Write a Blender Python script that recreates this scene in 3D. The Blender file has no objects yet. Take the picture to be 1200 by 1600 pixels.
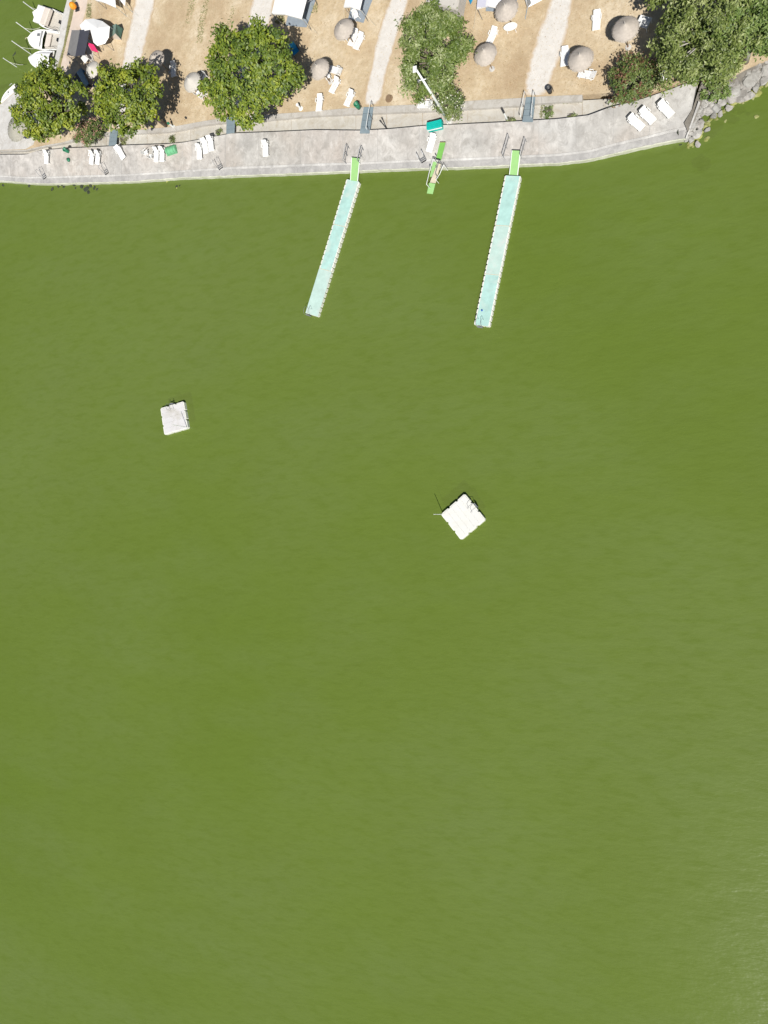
import bpy, math, random
from mathutils import Vector, Matrix
random.seed(7)
S = bpy.context.scene
COL = S.collection

# ------------------------------------------------------------------ camera
FPX, TILT, HCAM = 1150.0, math.radians(23.0), 65.0     # focal length in photo pixels, tilt from nadir, flying height
cam = bpy.data.cameras.new('camera')
cam.sensor_fit = 'VERTICAL'; cam.sensor_height = 32.0
cam.lens = 32.0 * FPX / 1600.0
cam.clip_end = 5000.0; cam.clip_start = 0.5
cam_o = bpy.data.objects.new('camera', cam); COL.objects.link(cam_o)
cam_o.location = (0, 0, HCAM); cam_o.rotation_euler = (0, TILT, 0)
S.camera = cam_o

# ------------------------------------------------------------------ sky, sun, exposure
TO_SUN = Vector((0.32, -0.715, 1.0)).normalized()
w = bpy.data.worlds.new('World'); S.world = w; w.use_nodes = True
nt = w.node_tree
sky = nt.nodes.new('ShaderNodeTexSky'); sky.sky_type = 'NISHITA'; sky.sun_disc = False
sky.sun_elevation = math.asin(TO_SUN.z)
sky.sun_rotation = math.atan2(TO_SUN.x, TO_SUN.y)
bg = nt.nodes['Background']; bg.inputs[1].default_value = 0.05
nt.links.new(sky.outputs[0], bg.inputs[0])
sl = bpy.data.lights.new('sun', 'SUN'); sl.energy = 5.0; sl.angle = math.radians(0.53); sl.color = (1.0, 0.96, 0.89)
so = bpy.data.objects.new('sun', sl); COL.objects.link(so)
so.rotation_euler = (-TO_SUN).to_track_quat('-Z', 'Y').to_euler()
S.render.engine = 'CYCLES'
S.cycles.max_bounces = 5; S.cycles.diffuse_bounces = 3; S.cycles.glossy_bounces = 2; S.cycles.transmission_bounces = 2; S.cycles.transparent_max_bounces = 5
S.cycles.use_adaptive_sampling = True; S.cycles.adaptive_threshold = 0.02
S.view_settings.view_transform = 'Standard'; S.view_settings.look = 'None'
S.view_settings.exposure = 0.18; S.view_settings.gamma = 1.0; S.view_settings.use_curve_mapping = False

# ------------------------------------------------------------------ survey: photo pixel + height -> place on the ground
_F = Vector((-math.sin(TILT), 0, -math.cos(TILT))); _R = Vector((math.cos(TILT), 0, -math.sin(TILT))); _U = Vector((0, 1, 0))
def G(px, py, z=0.0):
    d = _F + _R * ((px - 600) / FPX) + _U * ((800 - py) / FPX)
    return Vector((0, 0, HCAM)) + d * ((z - HCAM) / d.z)
def lerp(a, b, t): return a + (b - a) * t
def interp(pl, x):
    if x <= pl[0][0]: return pl[0][1]
    for (x0, y0), (x1, y1) in zip(pl, pl[1:]):
        if x <= x1: return lerp(y0, y1, (x - x0) / (x1 - x0))
    return pl[-1][1]

# ------------------------------------------------------------------ materials
MATS = {}
def nodes(name):
    m = bpy.data.materials.new(name); m.use_nodes = True; MATS[name] = m
    t = m.node_tree; b = t.nodes['Principled BSDF']
    return m, t, b
def N(t, kind, **kw):
    n = t.nodes.new(kind)
    for k, v in kw.items(): setattr(n, k, v)
    return n
def noise(t, vec, scale, detail=4, rough=0.55, dist=0.0):
    n = N(t, 'ShaderNodeTexNoise'); n.inputs['Scale'].default_value = scale; n.inputs['Detail'].default_value = detail
    n.inputs['Roughness'].default_value = rough; n.inputs['Distortion'].default_value = dist
    t.links.new(vec, n.inputs['Vector']); return n.outputs['Fac']
def ramp(t, fac, stops):
    r = N(t, 'ShaderNodeValToRGB'); e = r.color_ramp.elements
    while len(e) < len(stops): e.new(0.5)
    for el, (p, c) in zip(e, stops): el.position = p; el.color = (*c, 1) if len(c) == 3 else c
    t.links.new(fac, r.inputs[0]); return r.outputs[0]
def mix(t, fac, a, b, mode='MIX'):
    n = N(t, 'ShaderNodeMix', data_type='RGBA', blend_type=mode)
    for inp, v in ((n.inputs[0], fac), (n.inputs[6], a), (n.inputs[7], b)):
        if isinstance(v, (int, float)): inp.default_value = v
        elif isinstance(v, tuple): inp.default_value = (*v, 1)
        else: t.links.new(v, inp)
    return n.outputs[2]
def bump(t, b, h, strength=0.3, dist=0.02):
    n = N(t, 'ShaderNodeBump'); n.inputs['Strength'].default_value = strength; n.inputs['Distance'].default_value = dist
    t.links.new(h, n.inputs['Height']); t.links.new(n.outputs[0], b.inputs['Normal'])
def geo(t): return N(t, 'ShaderNodeNewGeometry').outputs['Position']
def mapped(t, vec, scale, rot=0.0):
    m = N(t, 'ShaderNodeMapping'); m.inputs['Scale'].default_value = scale; m.inputs['Rotation'].default_value = (0, 0, rot)
    t.links.new(vec, m.inputs['Vector']); return m.outputs[0]
def objvec(t): return N(t, 'ShaderNodeTexCoord').outputs['Object']
def simple(name, col, rough=0.6, var=0.12, scale=3.0, bmp=0.0, metal=0.0, wear=None):
    m, t, b = nodes(name); p = geo(t)
    c = ramp(t, noise(t, p, scale, 5, 0.6), [(0.25, tuple(x * (1 - var) for x in col)), (0.75, tuple(min(1, x * (1 + var)) for x in col))])
    if wear: c = mix(t, ramp(t, noise(t, p, scale * 0.37, 6, 0.65, 0.4), [(0.52, (0, 0, 0)), (0.7, (1, 1, 1))]), c, wear)
    t.links.new(c, b.inputs['Base Color']); b.inputs['Roughness'].default_value = rough; b.inputs['Metallic'].default_value = metal
    if bmp: bump(t, b, noise(t, p, scale * 8, 4), bmp, 0.02)
    return m

def m_water():
    m, t, b = nodes('lake_water'); p = geo(t)
    big = noise(t, p, 0.016, 2, 0.6, 0.0); mid = noise(t, mapped(t, p, (0.06, 0.13, 1), 0.4), 1.0, 3, 0.6, 0.0)
    c = ramp(t, big, [(0.3, (0.125, 0.182, 0.027)), (0.5, (0.139, 0.193, 0.037)), (0.7, (0.153, 0.203, 0.052))])
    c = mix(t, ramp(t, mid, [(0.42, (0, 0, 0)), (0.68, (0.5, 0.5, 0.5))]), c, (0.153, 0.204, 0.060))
    c = mix(t, ramp(t, noise(t, mapped(t, p, (0.55, 1.5, 1), -0.35), 1.0, 2, 0.6), [(0.46, (0, 0, 0)), (0.72, (0.5, 0.5, 0.5))]), c, (0.118, 0.168, 0.025))  # ripple shading painted into the base colour as fine darker streaks
    t.links.new(c, b.inputs['Base Color'])
    b.inputs['Roughness'].default_value = 0.17; b.inputs['IOR'].default_value = 1.333
    h1 = noise(t, mapped(t, p, (1.0, 2.3, 1), -0.35), 1.15, 2, 0.6, 0.0)
    h2 = noise(t, mapped(t, p, (1.0, 1.7, 1), 0.25), 0.34, 0, 0.5, 0.0)
    ad = N(t, 'ShaderNodeMath', operation='MULTIPLY_ADD'); t.links.new(h2, ad.inputs[0]); ad.inputs[1].default_value = 1.2; t.links.new(h1, ad.inputs[2])
    bump(t, b, ad.outputs[0], 0.8, 0.034)
    tr = N(t, 'ShaderNodeBsdfTransparent'); tr.inputs[0].default_value = (0.75, 0.92, 0.45, 1)
    ms = N(t, 'ShaderNodeMixShader'); ms.inputs[0].default_value = 0.26
    out = t.nodes['Material Output']
    t.links.new(b.outputs[0], ms.inputs[1]); t.links.new(tr.outputs[0], ms.inputs[2]); t.links.new(ms.outputs[0], out.inputs[0])
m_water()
simple('lakebed', (0.20, 0.25, 0.075), 0.95, 0.25, 0.08)

def m_drygrass():
    m, t, b = nodes('dry_lawn'); p = geo(t)
    a = noise(t, p, 0.24, 8, 0.68, 0.25); f = noise(t, p, 2.2, 8, 0.75); g = noise(t, mapped(t, p, (1, 1, 1), 0.7), 0.55, 6, 0.65, 0.5)
    c = ramp(t, a, [(0.30, (0.36, 0.255, 0.15)), (0.43, (0.48, 0.37, 0.24)), (0.52, (0.58, 0.475, 0.325)), (0.62, (0.70, 0.61, 0.465))])
    c = mix(t, ramp(t, g, [(0.5, (0, 0, 0)), (0.75, (0.4, 0.4, 0.4))]), c, (0.34, 0.28, 0.155))
    c = mix(t, ramp(t, f, [(0.3, (0.72, 0.72, 0.72)), (0.7, (0, 0, 0))]), c, (0.33, 0.245, 0.145))
    c = mix(t, ramp(t, noise(t, p, 9.0, 4, 0.7), [(0.4, (0, 0, 0)), (0.8, (0.5, 0.5, 0.5))]), c, (0.60, 0.49, 0.34))
    t.links.new(c, b.inputs['Base Color']); b.inputs['Roughness'].default_value = 0.95
    bump(t, b, noise(t, p, 6.0, 6, 0.7), 0.5, 0.05)
m_drygrass()

def m_gravel():
    m, t, b = nodes('pale_gravel'); p = geo(t)
    at = N(t, 'ShaderNodeAttribute', attribute_name='edge').outputs['Fac']
    c = ramp(t, noise(t, p, 1.6, 8, 0.7), [(0.3, (0.54, 0.51, 0.47)), (0.7, (0.66, 0.635, 0.60))])
    c = mix(t, ramp(t, noise(t, p, 7.0, 3, 0.7), [(0.62, (0, 0, 0)), (0.75, (0.6, 0.6, 0.6))]), c, (0.42, 0.36, 0.28))
    s = N(t, 'ShaderNodeMath', operation='SUBTRACT'); t.links.new(noise(t, p, 1.1, 7, 0.7, 0.5), s.inputs[0]); t.links.new(at, s.inputs[1])
    c = mix(t, ramp(t, s.outputs[0], [(0.0, (0, 0, 0)), (0.42, (1, 1, 1))]), c, (0.48, 0.37, 0.245))
    t.links.new(c, b.inputs['Base Color']); b.inputs['Roughness'].default_value = 0.95
    bump(t, b, noise(t, p, 12.0, 4, 0.7), 0.4, 0.03)
m_gravel()

def m_concrete(name, lo, hi, stain, streak=True, tint=0.0, pink=None):
    m, t, b = nodes(name); p = geo(t)
    c = ramp(t, noise(t, p, 0.35, 8, 0.65, 0.4), [(0.3, lo), (0.7, hi)])
    if pink: c = mix(t, ramp(t, noise(t, p, 0.13, 3, 0.5), [(0.45, (0, 0, 0)), (0.62, (0.8, 0.8, 0.8))]), c, pink)
    c = mix(t, ramp(t, noise(t, p, 0.55, 6, 0.6, 1.2), [(0.52, (0, 0, 0)), (0.66, (0.55, 0.55, 0.55))]), c, tuple(x * 1.12 for x in hi))
    c = mix(t, ramp(t, noise(t, p, 1.1, 8, 0.78, 1.0), [(0.46, (0, 0, 0)), (0.70, (0.8, 0.8, 0.8))]), c, stain)
    if streak:
        c = mix(t, ramp(t, noise(t, mapped(t, p, (1.7, 0.6, 1), 0.05), 0.7, 6, 0.7), [(0.48, (0, 0, 0)), (0.75, (0.38, 0.38, 0.38))]), c, tuple(x * 0.72 for x in lo))
        c = mix(t, ramp(t, noise(t, mapped(t, p, (1.7, 0.9, 1), -0.1), 1.0, 6, 0.7), [(0.55, (0, 0, 0)), (0.74, (0.55, 0.55, 0.55))]), c, tuple(min(1, x * 1.22) for x in hi))
    if tint:
        r = N(t, 'ShaderNodeObjectInfo').outputs['Random']
        c = mix(t, tint, c, ramp(t, r, [(0.0, (0.80, 0.79, 0.77)), (0.35, (1, 1, 0.99)), (0.65, (0.90, 0.86, 0.84)), (1.0, (0.95, 0.97, 0.98))]), 'MULTIPLY')
    t.links.new(c, b.inputs['Base Color']); b.inputs['Roughness'].default_value = 0.9
    bump(t, b, noise(t, p, 5.0, 6, 0.7), 0.35, 0.02)
m_concrete('apron_concrete', (0.35, 0.34, 0.325), (0.55, 0.535, 0.51), (0.25, 0.235, 0.215), True, 0.5, (0.47, 0.42, 0.375))
m_concrete('wet_concrete', (0.27, 0.265, 0.26), (0.40, 0.39, 0.38), (0.50, 0.49, 0.47), True, 0.15)
m_concrete('lime_concrete', (0.36, 0.35, 0.335), (0.62, 0.61, 0.59), (0.33, 0.32, 0.31), True, 0.1)
m_concrete('algae_concrete', (0.46, 0.47, 0.37), (0.62, 0.62, 0.53), (0.33, 0.35, 0.22), False)
m_concrete('channel_concrete', (0.43, 0.41, 0.37), (0.54, 0.52, 0.475), (0.36, 0.31, 0.23), False, 0.4)
m_concrete('kerb_concrete', (0.40, 0.38, 0.35), (0.50, 0.48, 0.445), (0.30, 0.27, 0.22), False, 0.2)
m_concrete('pad_concrete', (0.45, 0.44, 0.42), (0.60, 0.59, 0.57), (0.36, 0.33, 0.29), False)
m_concrete('rock_stone', (0.26, 0.255, 0.24), (0.45, 0.44, 0.42), (0.14, 0.13, 0.115), False, 0.7)
m_concrete('mossy_stone', (0.12, 0.14, 0.03), (0.34, 0.35, 0.10), (0.40, 0.39, 0.28), False, 0.4)
simple('dark_stone', (0.035, 0.045, 0.025), 0.9, 0.3, 2.0, 0.3)
simple('earth', (0.33, 0.24, 0.15), 0.95, 0.25, 1.2, 0.5, wear=(0.45, 0.36, 0.26))
m_concrete('rubble', (0.11, 0.10, 0.085), (0.26, 0.24, 0.21), (0.12, 0.105, 0.085), False)
simple('pink_path', (0.58, 0.49, 0.42), 0.95, 0.12, 1.1, 0.3, wear=(0.42, 0.33, 0.22))
simple('weed_verge', (0.22, 0.21, 0.09), 0.95, 0.35, 1.4, 0.5, wear=(0.45, 0.40, 0.22))
simple('brick_earth', (0.42, 0.22, 0.11), 0.95, 0.2, 2.0, 0.4)
simple('white_plastic', (0.80, 0.80, 0.79), 0.4, 0.04, 2.0)
simple('float_plastic', (0.70, 0.70, 0.65), 0.5, 0.06, 1.5, wear=(0.62, 0.62, 0.54))
simple('raft_deck', (0.66, 0.66, 0.63), 0.6, 0.04, 0.9, 0.15, wear=(0.60, 0.595, 0.54))
simple('raft_deck_dirty', (0.60, 0.59, 0.595), 0.6, 0.06, 1.0, 0.15, wear=(0.44, 0.42, 0.37))
simple('aqua_mat', (0.365, 0.57, 0.53), 0.85, 0.16, 1.6, 0.2, wear=(0.46, 0.58, 0.53))
simple('aqua_mat_pale', (0.43, 0.58, 0.53), 0.85, 0.12, 1.6, 0.2, wear=(0.51, 0.58, 0.54))
simple('green_carpet', (0.28, 0.51, 0.19), 0.95, 0.08, 2.0, 0.2)
simple('bright_green_carpet', (0.17, 0.42, 0.085), 0.95, 0.1, 2.0, 0.2)
simple('old_wood', (0.56, 0.50, 0.38), 0.8, 0.15, 3.0, 0.2)
simple('grey_steel', (0.33, 0.34, 0.36), 0.45, 0.1, 2.0, metal=0.6)
simple('white_steel', (0.74, 0.76, 0.75), 0.5, 0.05, 2.0)
simple('dark_steel', (0.035, 0.037, 0.042), 0.5, 0.2, 2.0)
simple('ramp_blue', (0.20, 0.255, 0.285), 0.85, 0.12, 1.5, 0.3, wear=(0.27, 0.32, 0.34))
simple('thatch', (0.44, 0.395, 0.35), 0.95, 0.14, 5.0, 0.6)
simple('thatch_old', (0.33, 0.32, 0.27), 0.95, 0.16, 4.0, 0.6, wear=(0.40, 0.37, 0.31))
simple('canopy_pale', (0.50, 0.475, 0.435), 0.9, 0.08, 2.5, 0.2)
simple('wood_pole', (0.22, 0.15, 0.09), 0.8, 0.2, 3.0)
simple('tent_white', (0.80, 0.80, 0.80), 0.7, 0.03, 1.0, 0.1)
simple('tent_lilac', (0.60, 0.60, 0.70), 0.7, 0.05, 1.0)
simple('groundsheet', (0.235, 0.275, 0.32), 0.8, 0.1, 2.0, 0.2)
simple('tent_grey', (0.21, 0.205, 0.205), 0.8, 0.15, 2.0, 0.2)
simple('tent_navy', (0.035, 0.038, 0.055), 0.8, 0.2, 2.0, 0.2)
simple('tent_green', (0.07, 0.155, 0.13), 0.7, 0.12, 2.5, 0.2)
simple('tent_palegreen', (0.20, 0.30, 0.26), 0.7, 0.1, 2.5, 0.2)
simple('tent_blue', (0.06, 0.17, 0.32), 0.7, 0.15, 2.0, 0.2)
simple('pink_cloth', (0.62, 0.03, 0.14), 0.8, 0.15, 3.0)
simple('bright_blue', (0.01, 0.28, 0.55), 0.6, 0.15, 3.0)
simple('deep_blue', (0.02, 0.09, 0.42), 0.6, 0.2, 3.0)
simple('orange', (0.80, 0.30, 0.015), 0.6, 0.1, 3.0)
simple('teal_paint', (0.0, 0.42, 0.36), 0.6, 0.15, 2.5, 0.1)
simple('bin_green', (0.02, 0.17, 0.09), 0.5, 0.15, 3.0)
simple('tub_green', (0.14, 0.40, 0.21), 0.5, 0.12, 2.0, 0.1)
simple('gelcoat', (0.80, 0.80, 0.78), 0.25, 0.03, 1.0)
simple('boat_floor', (0.50, 0.47, 0.42), 0.7, 0.1, 2.0)
simple('beige_canvas', (0.62, 0.56, 0.50), 0.85, 0.06, 2.0)
simple('black_rubber', (0.02, 0.022, 0.026), 0.5, 0.2, 2.0)
simple('rope', (0.55, 0.55, 0.48), 0.9, 0.1, 3.0)
simple('bark', (0.17, 0.14, 0.11), 0.95, 0.25, 3.0, 0.4)
simple('pale_bark', (0.40, 0.38, 0.34), 0.9, 0.2, 3.0, 0.3)

def m_leaf(name, dark, mid, light, transl=0.25):
    m, t, b = nodes(name)
    at = N(t, 'ShaderNodeAttribute', attribute_name='tint').outputs['Fac']
    c = ramp(t, at, [(0.0, dark), (0.5, mid), (1.0, light)])
    t.links.new(c, b.inputs['Base Color']); b.inputs['Roughness'].default_value = 0.5
    tl = N(t, 'ShaderNodeBsdfTranslucent'); t.links.new(c, tl.inputs[0])
    ms = N(t, 'ShaderNodeMixShader'); ms.inputs[0].default_value = transl
    t.links.new(b.outputs[0], ms.inputs[1]); t.links.new(tl.outputs[0], ms.inputs[2])
    t.links.new(ms.outputs[0], t.nodes['Material Output'].inputs[0])
m_leaf('leaf_lime', (0.065, 0.11, 0.012), (0.158, 0.215, 0.017), (0.32, 0.355, 0.032), 0.2)
m_leaf('leaf_mulberry', (0.06, 0.105, 0.016), (0.137, 0.20, 0.02), (0.28, 0.33, 0.03), 0.2)
m_leaf('leaf_olive', (0.075, 0.12, 0.02), (0.145, 0.205, 0.035), (0.36, 0.40, 0.20), 0.2)
m_leaf('leaf_poplar', (0.08, 0.115, 0.022), (0.175, 0.225, 0.05), (0.36, 0.40, 0.17), 0.2)
m_leaf('leaf_oleander', (0.065, 0.11, 0.025), (0.13, 0.18, 0.04), (0.24, 0.27, 0.09))
m_leaf('leaf_rust', (0.08, 0.05, 0.02), (0.17, 0.085, 0.045), (0.28, 0.14, 0.09))
m_leaf('petal_pink', (0.32, 0.15, 0.13), (0.42, 0.22, 0.18), (0.50, 0.30, 0.24), 0.1)
m_leaf('petal_white', (0.55, 0.55, 0.40), (0.70, 0.70, 0.58), (0.78, 0.78, 0.70), 0.1)
m_leaf('leaf_weed', (0.075, 0.13, 0.025), (0.145, 0.22, 0.045), (0.27, 0.34, 0.11))
m_leaf('blade_green', (0.17, 0.20, 0.07), (0.25, 0.27, 0.11), (0.34, 0.34, 0.16))
m_leaf('blade_dry', (0.30, 0.22, 0.11), (0.46, 0.35, 0.20), (0.60, 0.50, 0.30))

# ------------------------------------------------------------------ mesh builder
def V(*a): return Vector(a)
class MB:
    def __init__(s): s.v = []; s.f = []; s.a = None
    def add(s, vs, fs):
        o = len(s.v); s.v += [Vector(v) for v in vs]; s.f += [tuple(o + i for i in f) for f in fs]; return s
    def box(s, c, size, rz=0.0, M=None, bev=0.0):
        x, y, z = (q / 2 for q in size); c = Vector(c)
        if bev:
            b = bev; vs = []
            for zz, i in ((-z, b), (-z + b, 0), (z - b, 0), (z, b)):
                vs += [V(-x + i + (b if False else 0), -y + i, zz), V(x - i, -y + i, zz), V(x - i, y - i, zz), V(-x + i, y - i, zz)]
            fs = [(3, 2, 1, 0), (12, 13, 14, 15)]
            for k in range(3):
                for j in range(4): fs.append((4*k + j, 4*k + (j+1) % 4, 4*k + 4 + (j+1) % 4, 4*k + 4 + j))
        else:
            vs = [V(sx * x, sy * y, sz * z) for sz in (-1, 1) for sx, sy in ((-1, -1), (1, -1), (1, 1), (-1, 1))]
            fs = [(3, 2, 1, 0), (4, 5, 6, 7), (0, 1, 5, 4), (1, 2, 6, 5), (2, 3, 7, 6), (3, 0, 4, 7)]
        R = M if M is not None else Matrix.Rotation(rz, 3, 'Z')
        return s.add([c + R @ v for v in vs], fs)
    def tube(s, pts, r, n=6, r1=None):
        pts = [Vector(p) for p in pts]; vs = []; fs = []
        for i, p in enumerate(pts):
            d = (pts[min(i+1, len(pts)-1)] - pts[max(i-1, 0)]).normalized()
            q = d.to_track_quat('Z', 'Y'); rr = lerp(r, r1, i / (len(pts)-1)) if r1 is not None else r
            vs += [p + q @ V(rr * math.cos(6.2832*k/n), rr * math.sin(6.2832*k/n), 0) for k in range(n)]
        for i in range(len(pts)-1):
            fs += [(i*n + k, i*n + (k+1) % n, (i+1)*n + (k+1) % n, (i+1)*n + k) for k in range(n)]
        fs += [tuple(range(n-1, -1, -1)), tuple((len(pts)-1)*n + k for k in range(n))]
        return s.add(vs, fs)
    def lathe(s, prof, n=24, c=(0, 0, 0), jit=0.0):
        c = Vector(c); vs = []; fs = []
        for r, z in prof:
            for k in range(n):
                a = 6.283185*k/n; rr = r * (1 + random.uniform(-jit, jit))
                vs.append(c + V(rr*math.cos(a), rr*math.sin(a), z))
        for i in range(len(prof)-1):
            fs += [(i*n + k, i*n + (k+1) % n, (i+1)*n + (k+1) % n, (i+1)*n + k) for k in range(n)]
        return s.add(vs, fs)
    def prism(s, poly, z0, z1):       # poly = list of xy (counter-clockwise), z either numbers or per-point lists
        n = len(poly)
        b = [V(p[0], p[1], z0[i] if isinstance(z0, list) else z0) for i, p in enumerate(poly)]
        t = [V(p[0], p[1], z1[i] if isinstance(z1, list) else z1) for i, p in enumerate(poly)]
        area = sum(b[i].x*b[(i+1) % n].y - b[(i+1) % n].x*b[i].y for i in range(n))
        if area < 0: b.reverse(); t.reverse()
        return s.add(b + t, [tuple(range(n-1, -1, -1)), tuple(range(n, 2*n))] + [(i, (i+1) % n, n + (i+1) % n, n + i) for i in range(n)])
    def sheet(s, pts, thick=0.02):    # a cloth-like polygon through 3-D points, fan from its first point, with thickness
        n = len(pts); pts = [Vector(p) for p in pts]; d = V(0, 0, -thick)
        fs = [(0, i, i+1) for i in range(1, n-1)] + [(n, n+i+1, n+i) for i in range(1, n-1)] + [(i, n+i, n+(i+1) % n, (i+1) % n) for i in range(n)]
        return s.add(pts + [p + d for p in pts], fs)
ROOT = {}
def set_props(o, label=None, cat=None, group=None, kind=None):
    for k, v in (('label', label), ('category', cat), ('group', group), ('kind', kind)):
        if v: o[k] = v
    return o
def build(mb, name, mat, parent=None, loc=None, smooth=False, attr=None):
    me = bpy.data.meshes.new(name)
    off = Vector(loc) if loc is not None else (ROOT.get(parent.name, V(0, 0, 0)) if parent else V(0, 0, 0))
    me.from_pydata([tuple(v - off) for v in mb.v], [], mb.f)
    me.materials.append(MATS[mat])
    if attr:
        at = me.attributes.new(attr[0], 'FLOAT', attr[1]); at.data.foreach_set('value', attr[2])
    if smooth: me.polygons.foreach_set('use_smooth', [True] * len(me.polygons))
    me.update()
    o = bpy.data.objects.new(name, me); COL.objects.link(o)
    if parent: o.parent = parent; ROOT[o.name] = off
    elif loc is not None: o.location = loc
    return o
def thing(name, label, cat, loc, group=None, world=True, rz=0.0):
    o = bpy.data.objects.new(name, None); COL.objects.link(o); o.empty_display_size = 0.2
    o.location = loc; o.rotation_euler = (0, 0, rz)
    if world: ROOT[o.name] = Vector(loc)          # parts are given in world coordinates
    return set_props(o, label, cat, group)
def copy_tree(o, parent=None):
    c = o.copy(); COL.objects.link(c); c.parent = parent
    for ch in o.children: copy_tree(ch, c)
    return c
def structure(mb, name, mat, parent=None, **kw):
    o = build(mb, name, mat, parent, **kw)
    if not parent: o['kind'] = 'structure'
    return o

# ------------------------------------------------------------------ shore lines traced in the photograph
WATER = [(-260, 283), (0, 283), (25, 285), (50, 286.7), (83, 287.5), (108, 286.7), (200, 284.3), (247, 281), (280, 278.5), (380, 274.5), (460, 271.5), (548, 268), (640, 264), (720, 262), (820, 257.5), (870, 255.5), (922, 249.5), (965, 239), (1010, 229), (1040, 222.5), (1072, 217)]
INNER = [(-260, 242), (0, 241.7), (40, 241.5), (57, 236), (100, 231.7), (142, 230), (200, 226.8), (260, 225), (287, 222.5), (313, 217.5), (360, 208.5), (427, 206), (493, 203), (560, 204), (607, 201.7), (668, 196), (708, 194.7), (740, 193), (782, 191), (833, 188), (870, 186), (920, 180), (953, 167.5), (983, 160), (1010, 152.5), (1047, 140), (1090, 123)]
KERB = [(-260, 239), (0, 237), (40, 236), (70, 229), (100, 224), (140, 214), (185, 210), (263, 206), (287, 202.5), (320, 195), (353, 191.7), (382, 191), (435, 186), (493, 181), (560, 178), (583, 177), (657, 174), (717, 171), (813, 165), (840, 161.7), (920, 156.3), (957, 154), (975, 158), (983, 158), (1010, 150.5), (1047, 138), (1090, 121)]
BACK = [(-260, 237), (0, 235), (40, 234), (70, 227), (100, 222), (140, 208), (185, 205.5), (213, 203.5), (270, 198), (313, 190), (352, 183.7), (437, 177.5), (477, 175), (543, 169), (583, 166.7), (653, 163), (720, 158.3), (815, 153), (840, 151), (920, 147.5), (952, 144.5), (975, 152), (983, 156), (1010, 148.5), (1047, 136), (1090, 119)]
Z_EDGE, Z_IN, Z_CH, Z_K, Z_L = 0.42, 1.2, 0.6, 0.95, 0.9
def skew(x): return x + 18 * max(0.0, min(1.0, (x - 960) / 112.0))
def ap(x, t):                       # point of the sloping apron: t = 0 at the water, 1 at its landward edge
    a = G(x, interp(WATER, x), Z_EDGE); xi = skew(x); b = G(xi, interp(INNER, xi), Z_IN)
    return a.lerp(b, t)
def apron_z(px, py):
    w_, i_ = interp(WATER, px), interp(INNER, px)
    return lerp(Z_EDGE, Z_IN, max(0, min(1, (w_ - py) / (w_ - i_))))
def GA(px, py, dz=0.0): return G(px, py, apron_z(px, py)) + V(0, 0, dz)

# water and lake bed
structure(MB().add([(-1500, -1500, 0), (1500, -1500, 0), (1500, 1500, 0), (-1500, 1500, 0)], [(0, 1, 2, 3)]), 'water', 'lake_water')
structure(MB().add([(-1500, -1500, -1.6), (1500, -1500, -1.6), (1500, 1500, -1.6), (-1500, 1500, -1.6)], [(0, 1, 2, 3)]), 'lakebed', 'lakebed')

# lawn: the whole land sheet
SHORE_W = [(125, -500), (116, -120), (105, 0), (97, 30), (90, 75), (83, 105), (60, 128), (20, 146), (0, 163), (-60, 195), (-260, 230)]
SHORE_E = [(1090, 119), (1108, 128), (1130, 128), (1165, 108), (1200, 92), (1260, 62), (1400, 0), (1800, -160)]
pts = [G(x, y, Z_L) for x, y in SHORE_W] + [G(x, y, Z_L) for x, y in BACK[1:]] + [G(x, y, Z_L) for x, y in SHORE_E]
pts += [V(140, 260, Z_L), V(-90, 260, Z_L)]
def ngon(name, poly, z, mat, wall=None, **kw):
    mb = MB(); mb.add([V(p.x, p.y, z) for p in poly], [tuple(range(len(poly)))])
    if wall is not None:
        n = len(poly); o = len(mb.v); mb.v += [V(p.x, p.y, wall) for p in poly]
        mb.f += [(i, o + i, o + (i+1) % n, (i+1) % n) for i in range(n)]
    return structure(mb, name, mat, **kw)
import bmesh
def tri(o):
    bm = bmesh.new(); bm.from_mesh(o.data); bmesh.ops.triangulate(bm, faces=[f for f in bm.faces if len(f.verts) > 4], ngon_method='EAR_CLIP')
    bmesh.ops.recalc_face_normals(bm, faces=bm.faces)
    up = max(bm.faces, key=lambda f: f.calc_area())
    if up.normal.z < 0: bmesh.ops.reverse_faces(bm, faces=bm.faces)
    bm.to_mesh(o.data); bm.free(); return o
tri(ngon('lawn', pts, Z_L, 'dry_lawn', -1.5))

# apron: a foundation body and cast slabs with open joints on it
apron = bpy.data.objects.new('quay_apron', None); COL.objects.link(apron); apron['kind'] = 'structure'
XS = [-260 + 12 * i for i in range(112)] ; XS = [x for x in XS if x < 1072] + [1072]
def loft(x0, x1, t0, t1, dz=0.0, down=0.25, step=6.0, wob=0.0):
    n = max(2, int((x1 - x0) / step)); mb = MB(); vs = []; fs = []
    for i in range(n + 1):
        x = lerp(x0, x1, i / n); a, b = ap(x, t0), ap(x, t1)
        if wob: k_ = (b - a).normalized() * wob; a = a + k_ * random.uniform(-.6, .5); b = b + k_ * random.uniform(-.4, 1)
        a = a + V(0, 0, dz); b = b + V(0, 0, dz)
        vs += [a, b, a - V(0, 0, down), b - V(0, 0, down)]
    for i in range(n):
        k = 4 * i
        fs += [(k, k+4, k+5, k+1), (k+2, k+6, k+4, k), (k+1, k+5, k+7, k+3)]
    fs += [(0, 1, 3, 2), (4*n, 4*n+2, 4*n+3, 4*n+1)]
    return mb.add(vs, fs)
structure(loft(-260, 1072, 0.004, 0.996, -0.02, 1.6, 8), 'foundation', 'wet_concrete', apron)
JOINTS = [-260, -120, -30, 17, 72, 128, 190, 247, 300, 352, 404, 470, 536, 590, 655, 722, 786, 842, 900, 958, 1012, 1072]
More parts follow.
